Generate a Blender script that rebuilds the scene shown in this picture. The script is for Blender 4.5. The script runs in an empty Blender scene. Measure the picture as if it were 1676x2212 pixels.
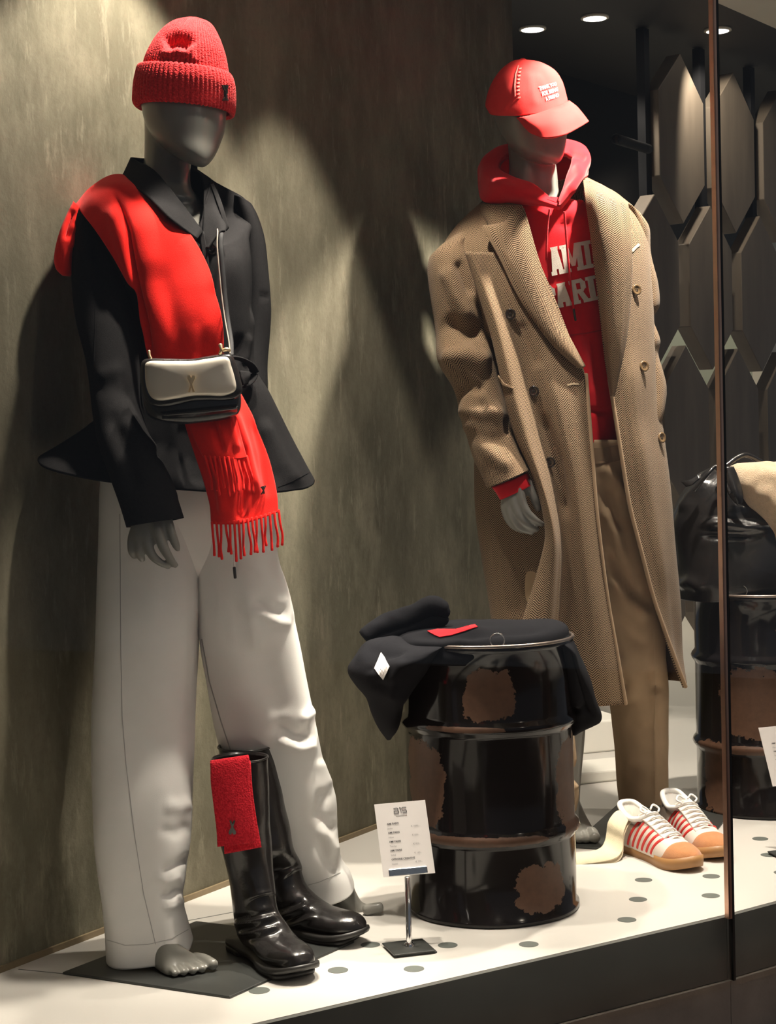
import bpy, bmesh, math, random
import numpy as np
from mathutils import Vector, Matrix, noise
from mathutils.bvhtree import BVHTree
random.seed(7); np.random.seed(7)
scene = bpy.context.scene
col = scene.collection

# ------------------------------------------------------------------ camera, world, light
F_PX, CX, CY = 3700.0, 838.0, 1106.0
PITCH, ROLL, CAM_H = math.radians(2.414), math.radians(1.5), 1.0
camR = Matrix.Rotation(math.pi/2 - PITCH, 3, 'X') @ Matrix.Rotation(-ROLL, 3, 'Z')
cd = bpy.data.cameras.new('camera'); cam = bpy.data.objects.new('camera', cd); col.objects.link(cam)
cd.sensor_fit = 'VERTICAL'; cd.sensor_height = 36.0; cd.lens = F_PX/2212*36.0
cd.clip_start = 0.05; cd.clip_end = 100
cam.matrix_world = Matrix.Translation((0, 0, CAM_H)) @ camR.to_4x4()
scene.camera = cam
CAMP = np.array([0, 0, CAM_H]); RN = np.array(camR)

vs = scene.view_settings
vs.view_transform = 'Standard'; vs.look = 'None'; vs.gamma = 1.0; vs.use_curve_mapping = False
vs.exposure = 0.0
w = bpy.data.worlds.new('dusk'); scene.world = w; w.use_nodes = True
w.node_tree.nodes['Background'].inputs[0].default_value = (0.31, 0.345, 0.40, 1)
w.node_tree.nodes['Background'].inputs[1].default_value = 0.30

ZC = 2.35                      # ceiling height of the window bay
def spot(name, loc, aim, power, angle, blend=0.25, colr=(1.0, 0.90, 0.76), size=0.03):
    l = bpy.data.lights.new(name, 'SPOT'); l.energy = power; l.spot_size = math.radians(angle)
    l.spot_blend = blend; l.color = colr; l.shadow_soft_size = size
    o = bpy.data.objects.new(name, l); col.objects.link(o)
    o.location = loc
    o.rotation_euler = (Vector(aim) - Vector(loc)).to_track_quat('-Z', 'Y').to_euler()
    return o
def area(name, loc, aim, power, sx, sy, colr=(1.0, 0.88, 0.72)):
    l = bpy.data.lights.new(name, 'AREA'); l.energy = power; l.shape = 'RECTANGLE'
    l.size = sx; l.size_y = sy; l.color = colr
    o = bpy.data.objects.new(name, l); col.objects.link(o); o.location = loc
    o.rotation_euler = (Vector(aim) - Vector(loc)).to_track_quat('-Z', 'Y').to_euler()
    return o
# downlights over the display: (fixture position, aim, watts, cone)
DOWN = [
    ((-0.12, 3.10, ZC), (-0.36, 3.26, 0.15), 180, 34),
    ((-0.22, 3.38, ZC), (-0.46, 3.48, 1.25), 115, 74),
    ((0.80, 4.06, ZC), (0.52, 4.28, 1.0), 285, 72),
    ((0.03, 3.87, ZC), (-0.05, 4.02, 0.7), 100, 52),
    ((0.62, 3.62, ZC), (0.62, 4.00, 0.1), 50, 38),
    ((0.17, 3.22, ZC), (-0.34, 3.30, 0.55), 165, 29),  # extra spot added to brighten the white trousers
    ((1.05, 4.45, ZC), (1.05, 4.75, 0.4), 50, 70),
    ((0.52, 5.73, ZC), (0.6, 5.9, 0.0), 20, 80),
    ((0.71, 5.60, ZC), (0.8, 5.9, 0.0), 20, 80),
    ((1.15, 5.82, ZC), (1.32, 6.3, 1.7), 26, 90),
]
for i, (p, a, pw, an) in enumerate(DOWN):
    spot('downlight_beam', (p[0], p[1], p[2]-0.03), a, pw, an)
sl = bpy.data.lights.new('outdoor_fill', 'POINT'); sl.energy = 35; sl.color = (1.0, 0.86, 0.68); sl.shadow_soft_size = 0.12  # added fill light with no lamp behind it, brightens sill and fascia
so = bpy.data.objects.new('outdoor_fill', sl); col.objects.link(so); so.location = (3.2, 0.2, 3.6)
area('shop_ceiling_panel', (1.6, 8.2, 2.9), (1.6, 8.2, 0), 140, 3.0, 2.4)

# ------------------------------------------------------------------ pixel <-> space helpers
def ray(u, v):
    return RN @ np.array([(u-CX)/F_PX, (CY-v)/F_PX, -1.0])
def P(u, v, Y):
    d = ray(u, v); return CAMP + d*(Y/d[1])
def G(u, v, z=0.0):
    d = ray(u, v); return CAMP + d*((z-CAM_H)/d[2])
def proj(V):
    q = (np.asarray(V) - CAMP) @ RN
    return np.stack([CX + F_PX*q[..., 0]/-q[..., 2], CY - F_PX*q[..., 1]/-q[..., 2]], -1)

def crm(n, k, closed=False):
    """Catmull-Rom weights: n controls -> k samples"""
    W = np.zeros((k, n))
    for j in range(k):
        t = j*n/k if closed else j*(n-1)/max(k-1, 1)
        i = int(math.floor(t))
        if not closed: i = min(i, n-2) if n > 1 else 0
        x = t-i
        c = (-0.5*x+x*x-0.5*x**3, 1-2.5*x*x+1.5*x**3, 0.5*x+2*x*x-1.5*x**3, -0.5*x*x+0.5*x**3)
        for o, wt in zip((-1, 0, 1, 2), c):
            q = i+o
            if closed: W[j, q % n] += wt
            elif q < 0: W[j, 0] += 2*wt; W[j, 1] -= wt
            elif q >= n: W[j, n-1] += 2*wt; W[j, n-2] -= wt
            else: W[j, q] += wt
    return W
def curve(pts, k, closed=False):
    return crm(len(pts), k, closed) @ np.array(pts, float)

# ------------------------------------------------------------------ objects
BASE = {}
def tag(o, label=None, cat=None, group=None, kind=None):
    if label: o['label'] = label
    if cat: o['category'] = cat
    if group: o['group'] = group
    if kind: o['kind'] = kind
    return o
def thing(name, base, label, cat, group=None):
    o = bpy.data.objects.new(name, None); col.objects.link(o)
    o.empty_display_size = 0.05; o.location = tuple(base); BASE[o] = np.array(base, float)
    return tag(o, label, cat, group)
def mesh_np(name, V, F, uv=None, smooth=True):
    me = bpy.data.meshes.new(name)
    V = np.asarray(V, float).reshape(-1, 3)
    if isinstance(F, np.ndarray):
        nf, k = F.shape
        me.vertices.add(len(V)); me.vertices.foreach_set('co', V.ravel())
        me.loops.add(nf*k); me.loops.foreach_set('vertex_index', F.ravel().astype(np.int32))
        me.polygons.add(nf); me.polygons.foreach_set('loop_start', np.arange(0, nf*k, k, dtype=np.int32))
        me.polygons.foreach_set('loop_total', np.full(nf, k, np.int32))
        if uv is not None:
            l = me.uv_layers.new(name='UVMap'); l.data.foreach_set('uv', uv[F.ravel()].ravel())
        me.update(calc_edges=True)
    else:
        me.from_pydata([tuple(v) for v in V], [], [tuple(f) for f in F])
        if uv is not None:
            l = me.uv_layers.new(name='UVMap')
            li = np.zeros(len(me.loops), np.int32); me.loops.foreach_get('vertex_index', li)
            l.data.foreach_set('uv', uv[li].ravel())
    me.validate()
    if smooth: me.polygons.foreach_set('use_smooth', [True]*len(me.polygons))
    return me
WORLD = {}           # object -> (verts, faces) in world space, for surface marks
def put(name, V, F, mat, parent=None, uv=None, smooth=True, base=None):
    V = np.asarray(V, float).reshape(-1, 3)
    if parent is not None: b = BASE[parent]
    elif base is not None: b = np.array(base, float)
    else: b = np.array([(V[:, 0].min()+V[:, 0].max())/2, (V[:, 1].min()+V[:, 1].max())/2, V[:, 2].min()])
    me = mesh_np(name, V-b, F, uv, smooth)
    if mat: me.materials.append(mat)
    o = bpy.data.objects.new(name, me); col.objects.link(o)
    if parent is not None: o.parent = parent
    else: o.location = tuple(b)
    BASE[o] = b; WORLD[o] = (V, F)
    return o
def solid(o, t, off=-1, bev=0):
    m = o.modifiers.new('thickness', 'SOLIDIFY'); m.thickness = t; m.offset = off; m.use_even_offset = False
    return o
def bevel(o, wd, seg=2, ang=40):
    m = o.modifiers.new('bevel', 'BEVEL'); m.width = wd; m.segments = seg; m.limit_method = 'ANGLE'; m.angle_limit = math.radians(ang)
    return o

def gridfaces(m, n, closed):
    i = np.arange(m-1)[:, None]; j = np.arange(n if closed else n-1)[None, :]
    a = i*n + j; b = i*n + (j+1) % n
    return np.stack([a+0*b, b, b+n, a+n], -1).reshape(-1, 4)
def gnorm(V, closed):
    if closed: du = np.roll(V, -1, 1) - np.roll(V, 1, 1)
    else: du = np.gradient(V, axis=1)
    dv = np.gradient(V, axis=0)
    N = np.cross(du, dv); N /= np.linalg.norm(N, axis=-1, keepdims=True)+1e-12
    return N
def seg_dist(q, pts):
    """distance (and param) of pixel array q to a polyline"""
    best = np.full(q.shape[:-1], 1e9); tt = np.zeros(q.shape[:-1]); pts = np.array(pts, float)
    L = np.r_[0, np.cumsum(np.linalg.norm(np.diff(pts, axis=0), axis=1))]
    for k in range(len(pts)-1):
        a, b = pts[k], pts[k+1]; ab = b-a; t = np.clip(((q-a)@ab)/(ab@ab), 0, 1)
        d = np.linalg.norm(q-(a+t[..., None]*ab), axis=-1)
        m = d < best; best = np.where(m, d, best); tt = np.where(m, (L[k]+t*(L[k+1]-L[k]))/L[-1], tt)
    return best, tt
def fbm(V, sc, seed=0.0):
    out = np.empty(V.shape[:-1]); fl = out.ravel(); W = (V*np.array(sc)).reshape(-1, 3)
    for i in range(len(W)):
        fl[i] = noise.noise((W[i, 0]+seed, W[i, 1]+seed*1.7, W[i, 2]-seed))
    return out
def shape_grid(V, closed, disp=None, creases=None, wob=None):
    N = gnorm(V, closed)
    if closed:
        c = V.mean(1, keepdims=True)
        if (np.sum(N*(V-c), -1)).mean() < 0: N = -N
    else:
        if (np.sum(N*(CAMP-V), -1)).mean() < 0: N = -N
    D = np.zeros(V.shape[:2])
    if disp is not None:
        S, T = np.meshgrid(np.linspace(0, 1, V.shape[1], endpoint=not closed), np.linspace(0, 1, V.shape[0]))
        D = D + disp(S, T, V)
    if wob:
        for (sc, amp, seed) in wob: D = D + amp*fbm(V, sc, seed)
    if creases:
        q = proj(V); face = np.clip(np.sum(N*(CAMP-V), -1)/np.linalg.norm(CAMP-V, axis=-1)*4+0.4, 0, 1)
        for (pts, wd, amp) in creases:
            d, t = seg_dist(q, pts)
            e = np.clip(np.minimum(t, 1-t)*5, 0, 1)
            e = e*e*(3-2*e)
            D = D + amp*np.exp(-(d/wd)**2)*e*face
    return V + N*D[..., None]
def grid_obj(name, V, mat, parent=None, closed=False, capA=False, capB=False, thick=0, off=-1, base=None):
    m, n = V.shape[:2]
    F = gridfaces(m, n, closed)
    du = np.linalg.norm(np.diff(np.concatenate([V, V[:, :1]], 1) if closed else V, axis=1), axis=-1).mean(0)
    dv = np.linalg.norm(np.diff(V, axis=0), axis=-1).mean(1)
    U = np.r_[0, np.cumsum(du)][:n]; Vv = np.r_[0, np.cumsum(dv)]
    uv = np.stack(np.meshgrid(U, -Vv), -1).reshape(-1, 2)
    VV = V.reshape(-1, 3)
    # outward orientation
    Nn = gnorm(V, closed)
    if closed: s = np.sum(Nn*(V-V.mean(1, keepdims=True)), -1).mean()
    else: s = np.sum(Nn*(CAMP-V), -1).mean()
    if s < 0: F = F[:, ::-1]
    FF = F
    if closed and (capA or capB):
        FF = [tuple(f) for f in F]
        nv = len(VV); ex = []; euv = []
        for flag, r in ((capA, 0), (capB, m-1)):
            if not flag: continue
            ex.append(V[r].mean(0)); euv.append(uv[r*n]); c = nv+len(ex)-1
            for j in range(n):
                t = (r*n+j, c, r*n+(j+1) % n)
                if (r == 0) != (s < 0): t = t
                else: t = t[::-1]
                FF.append(t)
        VV = np.concatenate([VV, np.array(ex)]); uv = np.concatenate([uv, np.array(euv)])
    o = put(name, VV, FF, mat, parent, uv, base=base)
    if thick: solid(o, thick, off)
    return o
def ring(r, n, p=2.3):
    if isinstance(r, np.ndarray): return curve(r, n, True)
    uL, vL, uR, vR, Y, d = r[:6]; vf = r[6] if len(r) > 6 else 0
    YL, YR = Y if isinstance(Y, tuple) else (Y, Y)
    A, B = P(uL, vL, YL), P(uR, vR, YR); c = (A+B)/2; a = (B-A)/2
    th = np.linspace(0, 2*math.pi, n, endpoint=False)
    cx = np.sign(np.cos(th))*np.abs(np.cos(th))**(2/p); sx = np.sign(np.sin(th))*np.abs(np.sin(th))**(2/p)
    out = c + a*cx[:, None] + np.array([0, -d, 0])*sx[:, None]
    out[:, 2] -= sx*vf*(c[1]/F_PX)
    if len(r) > 7: out[:, 2] -= r[7]*np.exp(-((th-0.95)/0.85)**2)*(c[1]/F_PX)
    return out
def tube_grid(rings, n=48, m=60, p=2.3):
    R = np.array([ring(r, n, p) for r in rings])
    return np.einsum('kr,rnc->knc', crm(len(rings), m), R)
def tube(name, rings, mat, parent=None, n=48, m=60, p=2.3, disp=None, creases=None, wob=None, capA=False, capB=False, thick=0, base=None):
    V = shape_grid(tube_grid(rings, n, m, p), True, disp, creases, wob)
    return grid_obj(name, V, mat, parent, True, capA, capB, thick, base=base)
def px(rows, Yoff=0):
    """rows of (u,v,Y) -> array of points"""
    return np.array([[P(u, v, Y+Yoff) for (u, v, Y) in r] for r in rows])
def surf(name, rows, mat, parent=None, n=40, m=40, disp=None, creases=None, wob=None, thick=0.006, off=-1, base=None, closed=False):
    R = px(rows) if not isinstance(rows, np.ndarray) else rows
    V = np.einsum('kr,rcx,jc->kjx', crm(R.shape[0], m), R, crm(R.shape[1], n, closed))
    V = shape_grid(V, closed, disp, creases, wob)
    return grid_obj(name, V, mat, parent, closed, thick=thick, off=off, base=base)
def sweep(pts, rad, n=10, m=None, flat=1.0, up=None, cap=True):
    """swept tube through 3D points, returns V,F (closed)"""
    m = m or max(6, 4*len(pts)); C = curve(pts, m); r = curve([[x] for x in rad], m)[:, 0] if len(rad) > 1 else np.full(m, rad[0])
    r = np.maximum(r, 1e-4)
    T = np.gradient(C, axis=0); T /= np.linalg.norm(T, axis=1, keepdims=True)+1e-12
    ref = np.array(up if up is not None else (0.13, -1, 0.21), float); V = []
    if cap:
        C = np.vstack([C[0]-T[0]*r[0]*0.55, C[0]-T[0]*r[0]*0.35, C, C[-1]+T[-1]*r[-1]*0.35, C[-1]+T[-1]*r[-1]*0.55]); T = np.vstack([T[0], T[0], T, T[-1], T[-1]])
        r = np.r_[r[0]*0.35, r[0]*0.78, r, r[-1]*0.78, r[-1]*0.35]
    th = np.linspace(0, 2*math.pi, n, endpoint=False)
    for c, t, q in zip(C, T, r):
        a = np.cross(t, ref); a /= np.linalg.norm(a)+1e-12; b = np.cross(t, a)
        V.append(c + q*(np.cos(th)[:, None]*a + flat*np.sin(th)[:, None]*b))
    V = np.array(V); mm = len(V); F = [tuple(f) for f in gridfaces(mm, n, True)[:, ::-1]]
    F.append(tuple(range(n))); F.append(tuple(range((mm-1)*n, mm*n))[::-1])
    return V.reshape(-1, 3), F
def rope(name, pts, rad, mat, parent=None, n=8, m=None, flat=1.0, up=None):
    V, F = sweep(pts, rad, n, m, flat, up); return put(name, V, F, mat, parent)
def join(parts):
    Vs, Fs, o = [], [], 0
    for V, F in parts:
        V = np.asarray(V).reshape(-1, 3); Vs.append(V); Fs += [tuple(int(i)+o for i in f) for f in F]; o += len(V)
    return np.concatenate(Vs), Fs
def box_vf(lo, hi):
    x0, y0, z0 = lo; x1, y1, z1 = hi
    V = [(x0,y0,z0),(x1,y0,z0),(x1,y1,z0),(x0,y1,z0),(x0,y0,z1),(x1,y0,z1),(x1,y1,z1),(x0,y1,z1)]
    return np.array(V, float), [(3,2,1,0),(4,5,6,7),(0,1,5,4),(1,2,6,5),(2,3,7,6),(3,0,4,7)]
def prism(poly, z0, z1):
    n = len(poly); V = [(x, y, z0) for x, y in poly]+[(x, y, z1) for x, y in poly]
    F = [tuple(range(n))[::-1], tuple(range(n, 2*n))]+[(i, (i+1) % n, n+(i+1) % n, n+i) for i in range(n)]
    a = sum(poly[i][0]*poly[(i+1) % n][1]-poly[(i+1) % n][0]*poly[i][1] for i in range(n))
    if a < 0: F = [f[::-1] for f in F]
    return np.array(V, float), F
def slab(corners, nrm, t):
    """planar polygon (3D points) with thickness t along -nrm"""
    c = np.array(corners, float); nrm = np.array(nrm, float); nrm /= np.linalg.norm(nrm); n = len(c)
    V = np.concatenate([c, c-nrm*t])
    ar = sum(np.cross(c[i]-c[0], c[(i+1) % n]-c[0]) for i in range(1, n-1))
    F = [tuple(range(n)), tuple(range(n, 2*n))[::-1]]+[(i, n+i, n+(i+1) % n, (i+1) % n) for i in range(n)]
    if ar @ nrm < 0: F = [f[::-1] for f in F]
    return V, F
def lathe(prof, c, n=64):
    th = np.linspace(0, 2*math.pi, n, endpoint=False)
    V = np.array([[(c[0]+r*math.cos(t), c[1]+r*math.sin(t), c[2]+z) for t in th] for r, z in prof])
    return V
def wvf(objs):
    Vs, Fs, o = [], [], 0
    for ob in objs:
        V, F = WORLD[ob]; Vs.append(V); Fs += [tuple(int(i)+o for i in f) for f in F]; o += len(V)
    return BVHTree.FromPolygons([tuple(v) for v in np.concatenate(Vs)], Fs)
def stick(bvh, uvs, lift, fallY):
    """pixel points -> points lifted off the surface that they lie on"""
    out = []
    for (u, v) in uvs:
        d = ray(u, v); d = d/np.linalg.norm(d)
        h, n, i, ds = bvh.ray_cast(Vector(CAMP), Vector(d))
        if h is None: out.append(P(u, v, fallY)); continue
        n = np.array(n); 
        if n @ d > 0: n = -n
        out.append(np.array(h)+n*lift)
    return np.array(out)
def patch(name, bvh, quads, mat, parent, lift=0.002, thick=0.002, k=4, fallY=3.3):
    """marks sewn or printed on a surface: quads given by pixel corners TL,TR,BR,BL"""
    Vs, Fs, o = [], [], 0
    for q in quads:
        q = np.array(q, float); uu = []
        for b in np.linspace(0, 1, k):
            for a in np.linspace(0, 1, k):
                uu.append((1-a)*(1-b)*q[0]+a*(1-b)*q[1]+a*b*q[2]+(1-a)*b*q[3])
        V = stick(bvh, uu, lift, fallY); Vs.append(V)
        for i in range(k-1):
            for j in range(k-1): Fs.append((o+i*k+j, o+(i+1)*k+j, o+(i+1)*k+j+1, o+i*k+j+1))
        o += k*k
    ob = put(name, np.concatenate(Vs), Fs, mat, parent, smooth=False)
    if thick: solid(ob, thick, 0)
    return ob
def strip_quads(pts, wd):
    """polyline in pixels -> quads of pixel width wd"""
    p = np.array(pts, float); out = []
    t = np.gradient(p, axis=0); t /= np.linalg.norm(t, axis=1, keepdims=True); nn = np.stack([-t[:, 1], t[:, 0]], -1)*wd/2
    for i in range(len(p)-1): out.append([p[i]-nn[i], p[i]+nn[i], p[i+1]+nn[i+1], p[i+1]-nn[i+1]])
    return out
def fan_quads(poly, c):
    """star-shaped pixel outline -> thin quads from its centre"""
    n = len(poly); return [[c, poly[i], poly[(i+1) % n], c] for i in range(n)]
def text_mesh(s, size=1.0, bold=0.0):
    cu = bpy.data.curves.new('t', 'FONT'); cu.body = s; cu.size = size; cu.offset = bold; cu.resolution_u = 2
    o = bpy.data.objects.new('t', cu); col.objects.link(o)
    dg = bpy.context.evaluated_depsgraph_get(); dg.update()
    me = bpy.data.meshes.new_from_object(o.evaluated_get(dg))
    V = np.array([v.co[:] for v in me.vertices]); F = [tuple(p.vertices) for p in me.polygons]
    bpy.data.objects.remove(o); bpy.data.curves.remove(cu); bpy.data.meshes.remove(me)
    return V, F

# ------------------------------------------------------------------ materials
class NT:
    def __init__(s, name):
        s.m = bpy.data.materials.new(name); s.m.use_nodes = True; s.t = s.m.node_tree; s.b = s.t.nodes['Principled BSDF']
    def n(s, kind, **kw):
        nd = s.t.nodes.new(kind)
        for k, v in kw.items():
            if k.startswith('i_'): nd.inputs[k[2:].replace('_', ' ')].default_value = v
            else: setattr(nd, k, v)
        return nd
    def l(s, a, b): s.t.links.new(a, b)
    def math(s, op, a, b=None, c=None):
        nd = s.t.nodes.new('ShaderNodeMath'); nd.operation = op
        for i, x in enumerate((a, b, c)):
            if x is None: continue
            if isinstance(x, (int, float)): nd.inputs[i].default_value = x
            else: s.l(x, nd.inputs[i])
        return nd.outputs[0]
    def mix(s, f, a, b):
        nd = s.t.nodes.new('ShaderNodeMix'); nd.data_type = 'RGBA'
        for i, x in ((0, f), (6, a), (7, b)):
            if isinstance(x, (int, float)): nd.inputs[i].default_value = x
            elif isinstance(x, tuple): nd.inputs[i].default_value = (*x, 1) if len(x) == 3 else x
            else: s.l(x, nd.inputs[i])
        return nd.outputs[2]
    def noise(s, scale, detail=4, rough=0.55, vec=None, stretch=None):
        co = s.coord() if vec is None else vec
        if stretch:
            mp = s.n('ShaderNodeMapping'); mp.inputs['Scale'].default_value = stretch; s.l(co, mp.inputs[0]); co = mp.outputs[0]
        nd = s.n('ShaderNodeTexNoise'); nd.inputs['Scale'].default_value = scale; nd.inputs['Detail'].default_value = detail
        nd.inputs['Roughness'].default_value = rough; s.l(co, nd.inputs['Vector']); return nd.outputs[0]
    def coord(s, which='Object'):
        if not hasattr(s, 'tc'): s.tc = s.n('ShaderNodeTexCoord')
        return s.tc.outputs[which]
    def ramp(s, f, stops):
        r = s.n('ShaderNodeValToRGB'); e = r.color_ramp.elements
        while len(e) < len(stops): e.new(0.5)
        for el, (p, c) in zip(e, stops): el.position = p; el.color = (*c, 1) if len(c) == 3 else c
        s.l(f, r.inputs[0]); return r.outputs[0]
    def bump(s, h, st, dist=0.002):
        nd = s.n('ShaderNodeBump'); nd.inputs['Strength'].default_value = st; nd.inputs['Distance'].default_value = dist
        s.l(h, nd.inputs['Height']); s.l(nd.outputs[0], s.b.inputs['Normal'])
    def set(s, rough=None, metal=None, spec=None, coat=None, sheen=None, col=None):
        B = s.b.inputs
        if rough is not None: B['Roughness'].default_value = rough
        if metal is not None: B['Metallic'].default_value = metal
        if spec is not None: B['Specular IOR Level'].default_value = spec
        if coat is not None: B['Coat Weight'].default_value = coat; B['Coat Roughness'].default_value = 0.08
        if sheen is not None: B['Sheen Weight'].default_value = sheen; B['Sheen Roughness'].default_value = 0.5
        if col is not None: B['Base Color'].default_value = (*col, 1)
        return s
def mat(name, c, rough=0.6, metal=0, var=0.15, vs=60, bump=0, bs=300, bd=0.002, sheen=None, coat=None, spec=0.5, stretch=None):
    k = NT(name); k.set(rough, metal, spec, coat, sheen, c)
    if var:
        f = k.noise(vs, 4, stretch=stretch)
        k.l(k.mix(f, tuple(x*(1-var) for x in c), tuple(min(x*(1+var), 1) for x in c)), k.b.inputs['Base Color'])
    if bump: k.bump(k.noise(bs, 3, stretch=stretch), bump, bd)
    return k.m

def m_wall():
    k = NT('olive plaster'); k.set(0.85, spec=0.25)
    a = k.noise(3.0, 6, 0.6, stretch=(1, 1, 0.55)); b = k.noise(14, 6, 0.7, stretch=(1, 1, 0.4)); c = k.noise(70, 4, 0.7)
    base = k.ramp(a, [(0.3, (0.084, 0.079, 0.052)), (0.5, (0.128, 0.120, 0.082)), (0.7, (0.190, 0.175, 0.122))])
    c2 = k.mix(k.math('MULTIPLY', k.ramp(b, [(0.42, (0, 0, 0)), (0.66, (1, 1, 1))]), 0.5), base, (0.25, 0.225, 0.165))
    c3 = k.mix(k.math('MULTIPLY', k.ramp(c, [(0.30, (1, 1, 1)), (0.50, (0, 0, 0))]), 0.22), c2, (0.075, 0.068, 0.050))
    d = k.noise(30, 5, 0.75, stretch=(1, 1, 0.22)); c4 = k.mix(k.math('MULTIPLY', k.ramp(d, [(0.56, (0, 0, 0)), (0.70, (1, 1, 1))]), 0.45), c3, (0.33, 0.295, 0.22))
    g_ = k.noise(1.1, 3, 0.5); c5 = k.mix(k.math('MULTIPLY', k.ramp(g_, [(0.40, (1, 1, 1)), (0.60, (0, 0, 0))]), 0.35), c4, (0.085, 0.070, 0.048))
    k.l(c5, k.b.inputs['Base Color']); k.bump(k.math('ADD', b, c), 0.25, 0.004)
    return k.m
def m_herring(name='herringbone tweed', light=(0.345, 0.238, 0.148), dark=(0.034, 0.020, 0.012)):
    k = NT(name); k.set(0.92, spec=0.12, sheen=0.06)
    uv = k.n('ShaderNodeSeparateXYZ'); k.l(k.coord('UV'), uv.inputs[0])
    jit = k.noise(900, 2)
    tri = k.math('PINGPONG', uv.outputs[0], 0.0110)
    h = k.math('ADD', uv.outputs[1], k.math('MULTIPLY', tri, 1.15))
    ph = k.math('ADD', k.math('MULTIPLY', h, 2*math.pi/0.0058), k.math('MULTIPLY', jit, 1.6))
    s = k.math('SINE', ph)
    f = k.ramp(k.math('MULTIPLY_ADD', s, 0.5, 0.5), [(0.38, (0, 0, 0)), (0.58, (1, 1, 1))])
    big = k.noise(9, 3)
    cl = k.mix(k.math('MULTIPLY', big, 0.5), light, tuple(x*0.8 for x in light))
    k.l(k.mix(f, dark, cl), k.b.inputs['Base Color']); k.bump(s, 0.25, 0.001)
    return k.m
def m_knit(name, c, ribs=True):
    k = NT(name); k.set(0.9, spec=0.15, sheen=0.08)
    v = k.n('ShaderNodeTexVoronoi'); v.inputs['Scale'].default_value = 330; k.l(k.coord(), v.inputs['Vector'])
    f = k.noise(260, 3)
    k.l(k.mix(k.ramp(f, [(0.35, (0, 0, 0)), (0.7, (1, 1, 1))]), tuple(x*0.72 for x in c), tuple(min(1, x*1.12+0.015) for x in c)), k.b.inputs['Base Color'])
    k.bump(v.outputs[0], 0.6, 0.002); return k.m
def m_enamel(name, spots):
    """black drum enamel, chipped to brown primer in the patches spots=(angle, height, half angle, half height)"""
    k = NT(name); co = k.n('ShaderNodeSeparateXYZ'); k.l(k.coord(), co.inputs[0])
    th = k.math('ARCTAN2', co.outputs[1], co.outputs[0]); z = co.outputs[2]
    nz = k.math('SUBTRACT', k.noise(26, 5, 0.7), 0.5); m = None
    for (a, h, ra, rh) in spots:
        da = k.math('WRAP', k.math('SUBTRACT', th, a), math.pi, -math.pi)
        da = k.math('POWER', k.math('ABSOLUTE', k.math('DIVIDE', da, ra)), 3.0); dz = k.math('POWER', k.math('ABSOLUTE', k.math('DIVIDE', k.math('SUBTRACT', z, h), rh)), 3.0)
        d = k.math('ADD', k.math('ADD', da, dz), k.math('MULTIPLY', nz, 3.4))
        q = k.math('LESS_THAN', d, 1.0); m = q if m is None else k.math('MAXIMUM', m, q)
    fine = k.math('GREATER_THAN', k.noise(38, 6, 0.75), 0.73); m = k.math('MAXIMUM', m, fine)
    rust = k.mix(k.noise(60, 5, 0.7), (0.045, 0.023, 0.014), (0.105, 0.053, 0.032))
    blk = k.mix(k.noise(4, 4), (0.004, 0.004, 0.005), (0.011, 0.009, 0.009))
    k.l(k.mix(m, blk, rust), k.b.inputs['Base Color'])
    k.l(k.math('MULTIPLY_ADD', m, 0.35, k.math('MULTIPLY_ADD', k.noise(5, 3), 0.12, 0.06)), k.b.inputs['Roughness'])
    k.bump(k.math('ADD', k.math('MULTIPLY', m, -1.0), k.math('MULTIPLY', k.noise(7, 2), 0.6)), 0.14, 0.0015)
    k.set(spec=0.32); return k.m
def m_emit(name, c, st):
    k = NT(name); k.set(col=(0.8, 0.8, 0.8)); k.b.inputs['Emission Color'].default_value = (*c, 1); k.b.inputs['Emission Strength'].default_value = st; return k.m
def m_glass():
    m = bpy.data.materials.new('shop window glass'); m.use_nodes = True; t = m.node_tree; t.nodes.clear()
    o = t.nodes.new('ShaderNodeOutputMaterial'); mx = t.nodes.new('ShaderNodeMixShader'); tr = t.nodes.new('ShaderNodeBsdfTransparent')
    gl = t.nodes.new('ShaderNodeBsdfGlossy'); gl.inputs['Roughness'].default_value = 0.0; gl.inputs['Color'].default_value = (1, 1, 1, 1)
    tr.inputs['Color'].default_value = (0.985, 0.99, 0.985, 1)
    fr = t.nodes.new('ShaderNodeFresnel'); fr.inputs['IOR'].default_value = 1.45
    t.links.new(fr.outputs[0], mx.inputs[0]); t.links.new(tr.outputs[0], mx.inputs[1]); t.links.new(gl.outputs[0], mx.inputs[2]); t.links.new(mx.outputs[0], o.inputs[0])
    return m

W_WALL = m_wall()
HERR = m_herring()
KNIT_RED = m_knit('red ribbed wool', (0.78, 0.022, 0.026))
FELT_RED = mat('red wool felt', (0.80, 0.018, 0.012), 0.95, var=0.10, vs=120, bump=0.25, bs=700, sheen=0.08, spec=0.12)
COTTON_RED = mat('red cotton twill', (0.72, 0.045, 0.042), 0.9, var=0.10, vs=40, bump=0.2, bs=900, spec=0.15)
FLEECE_RED = mat('red cotton fleece', (0.62, 0.012, 0.020), 0.95, var=0.12, vs=30, bump=0.2, bs=800, sheen=0.15, spec=0.12)
SOCK_RED = m_knit('red terry knit', (0.66, 0.010, 0.026))
FLOCK = mat('off white flock print', (0.72, 0.66, 0.58), 0.95, var=0.08, vs=90, bump=0.4, bs=500)
WOOL_CHAR = mat('charcoal felted wool', (0.0135, 0.013, 0.0135), 0.95, var=0.35, vs=220, bump=0.3, bs=800, sheen=0.0, spec=0.04)
WHITE_COT = mat('off white cotton', (0.80, 0.785, 0.755), 0.88, var=0.04, vs=30, bump=0.15, bs=900, spec=0.2)
CHINO = mat('tan cotton twill', (0.42, 0.30, 0.19), 0.9, var=0.10, vs=25, bump=0.15, bs=900, spec=0.15)
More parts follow.
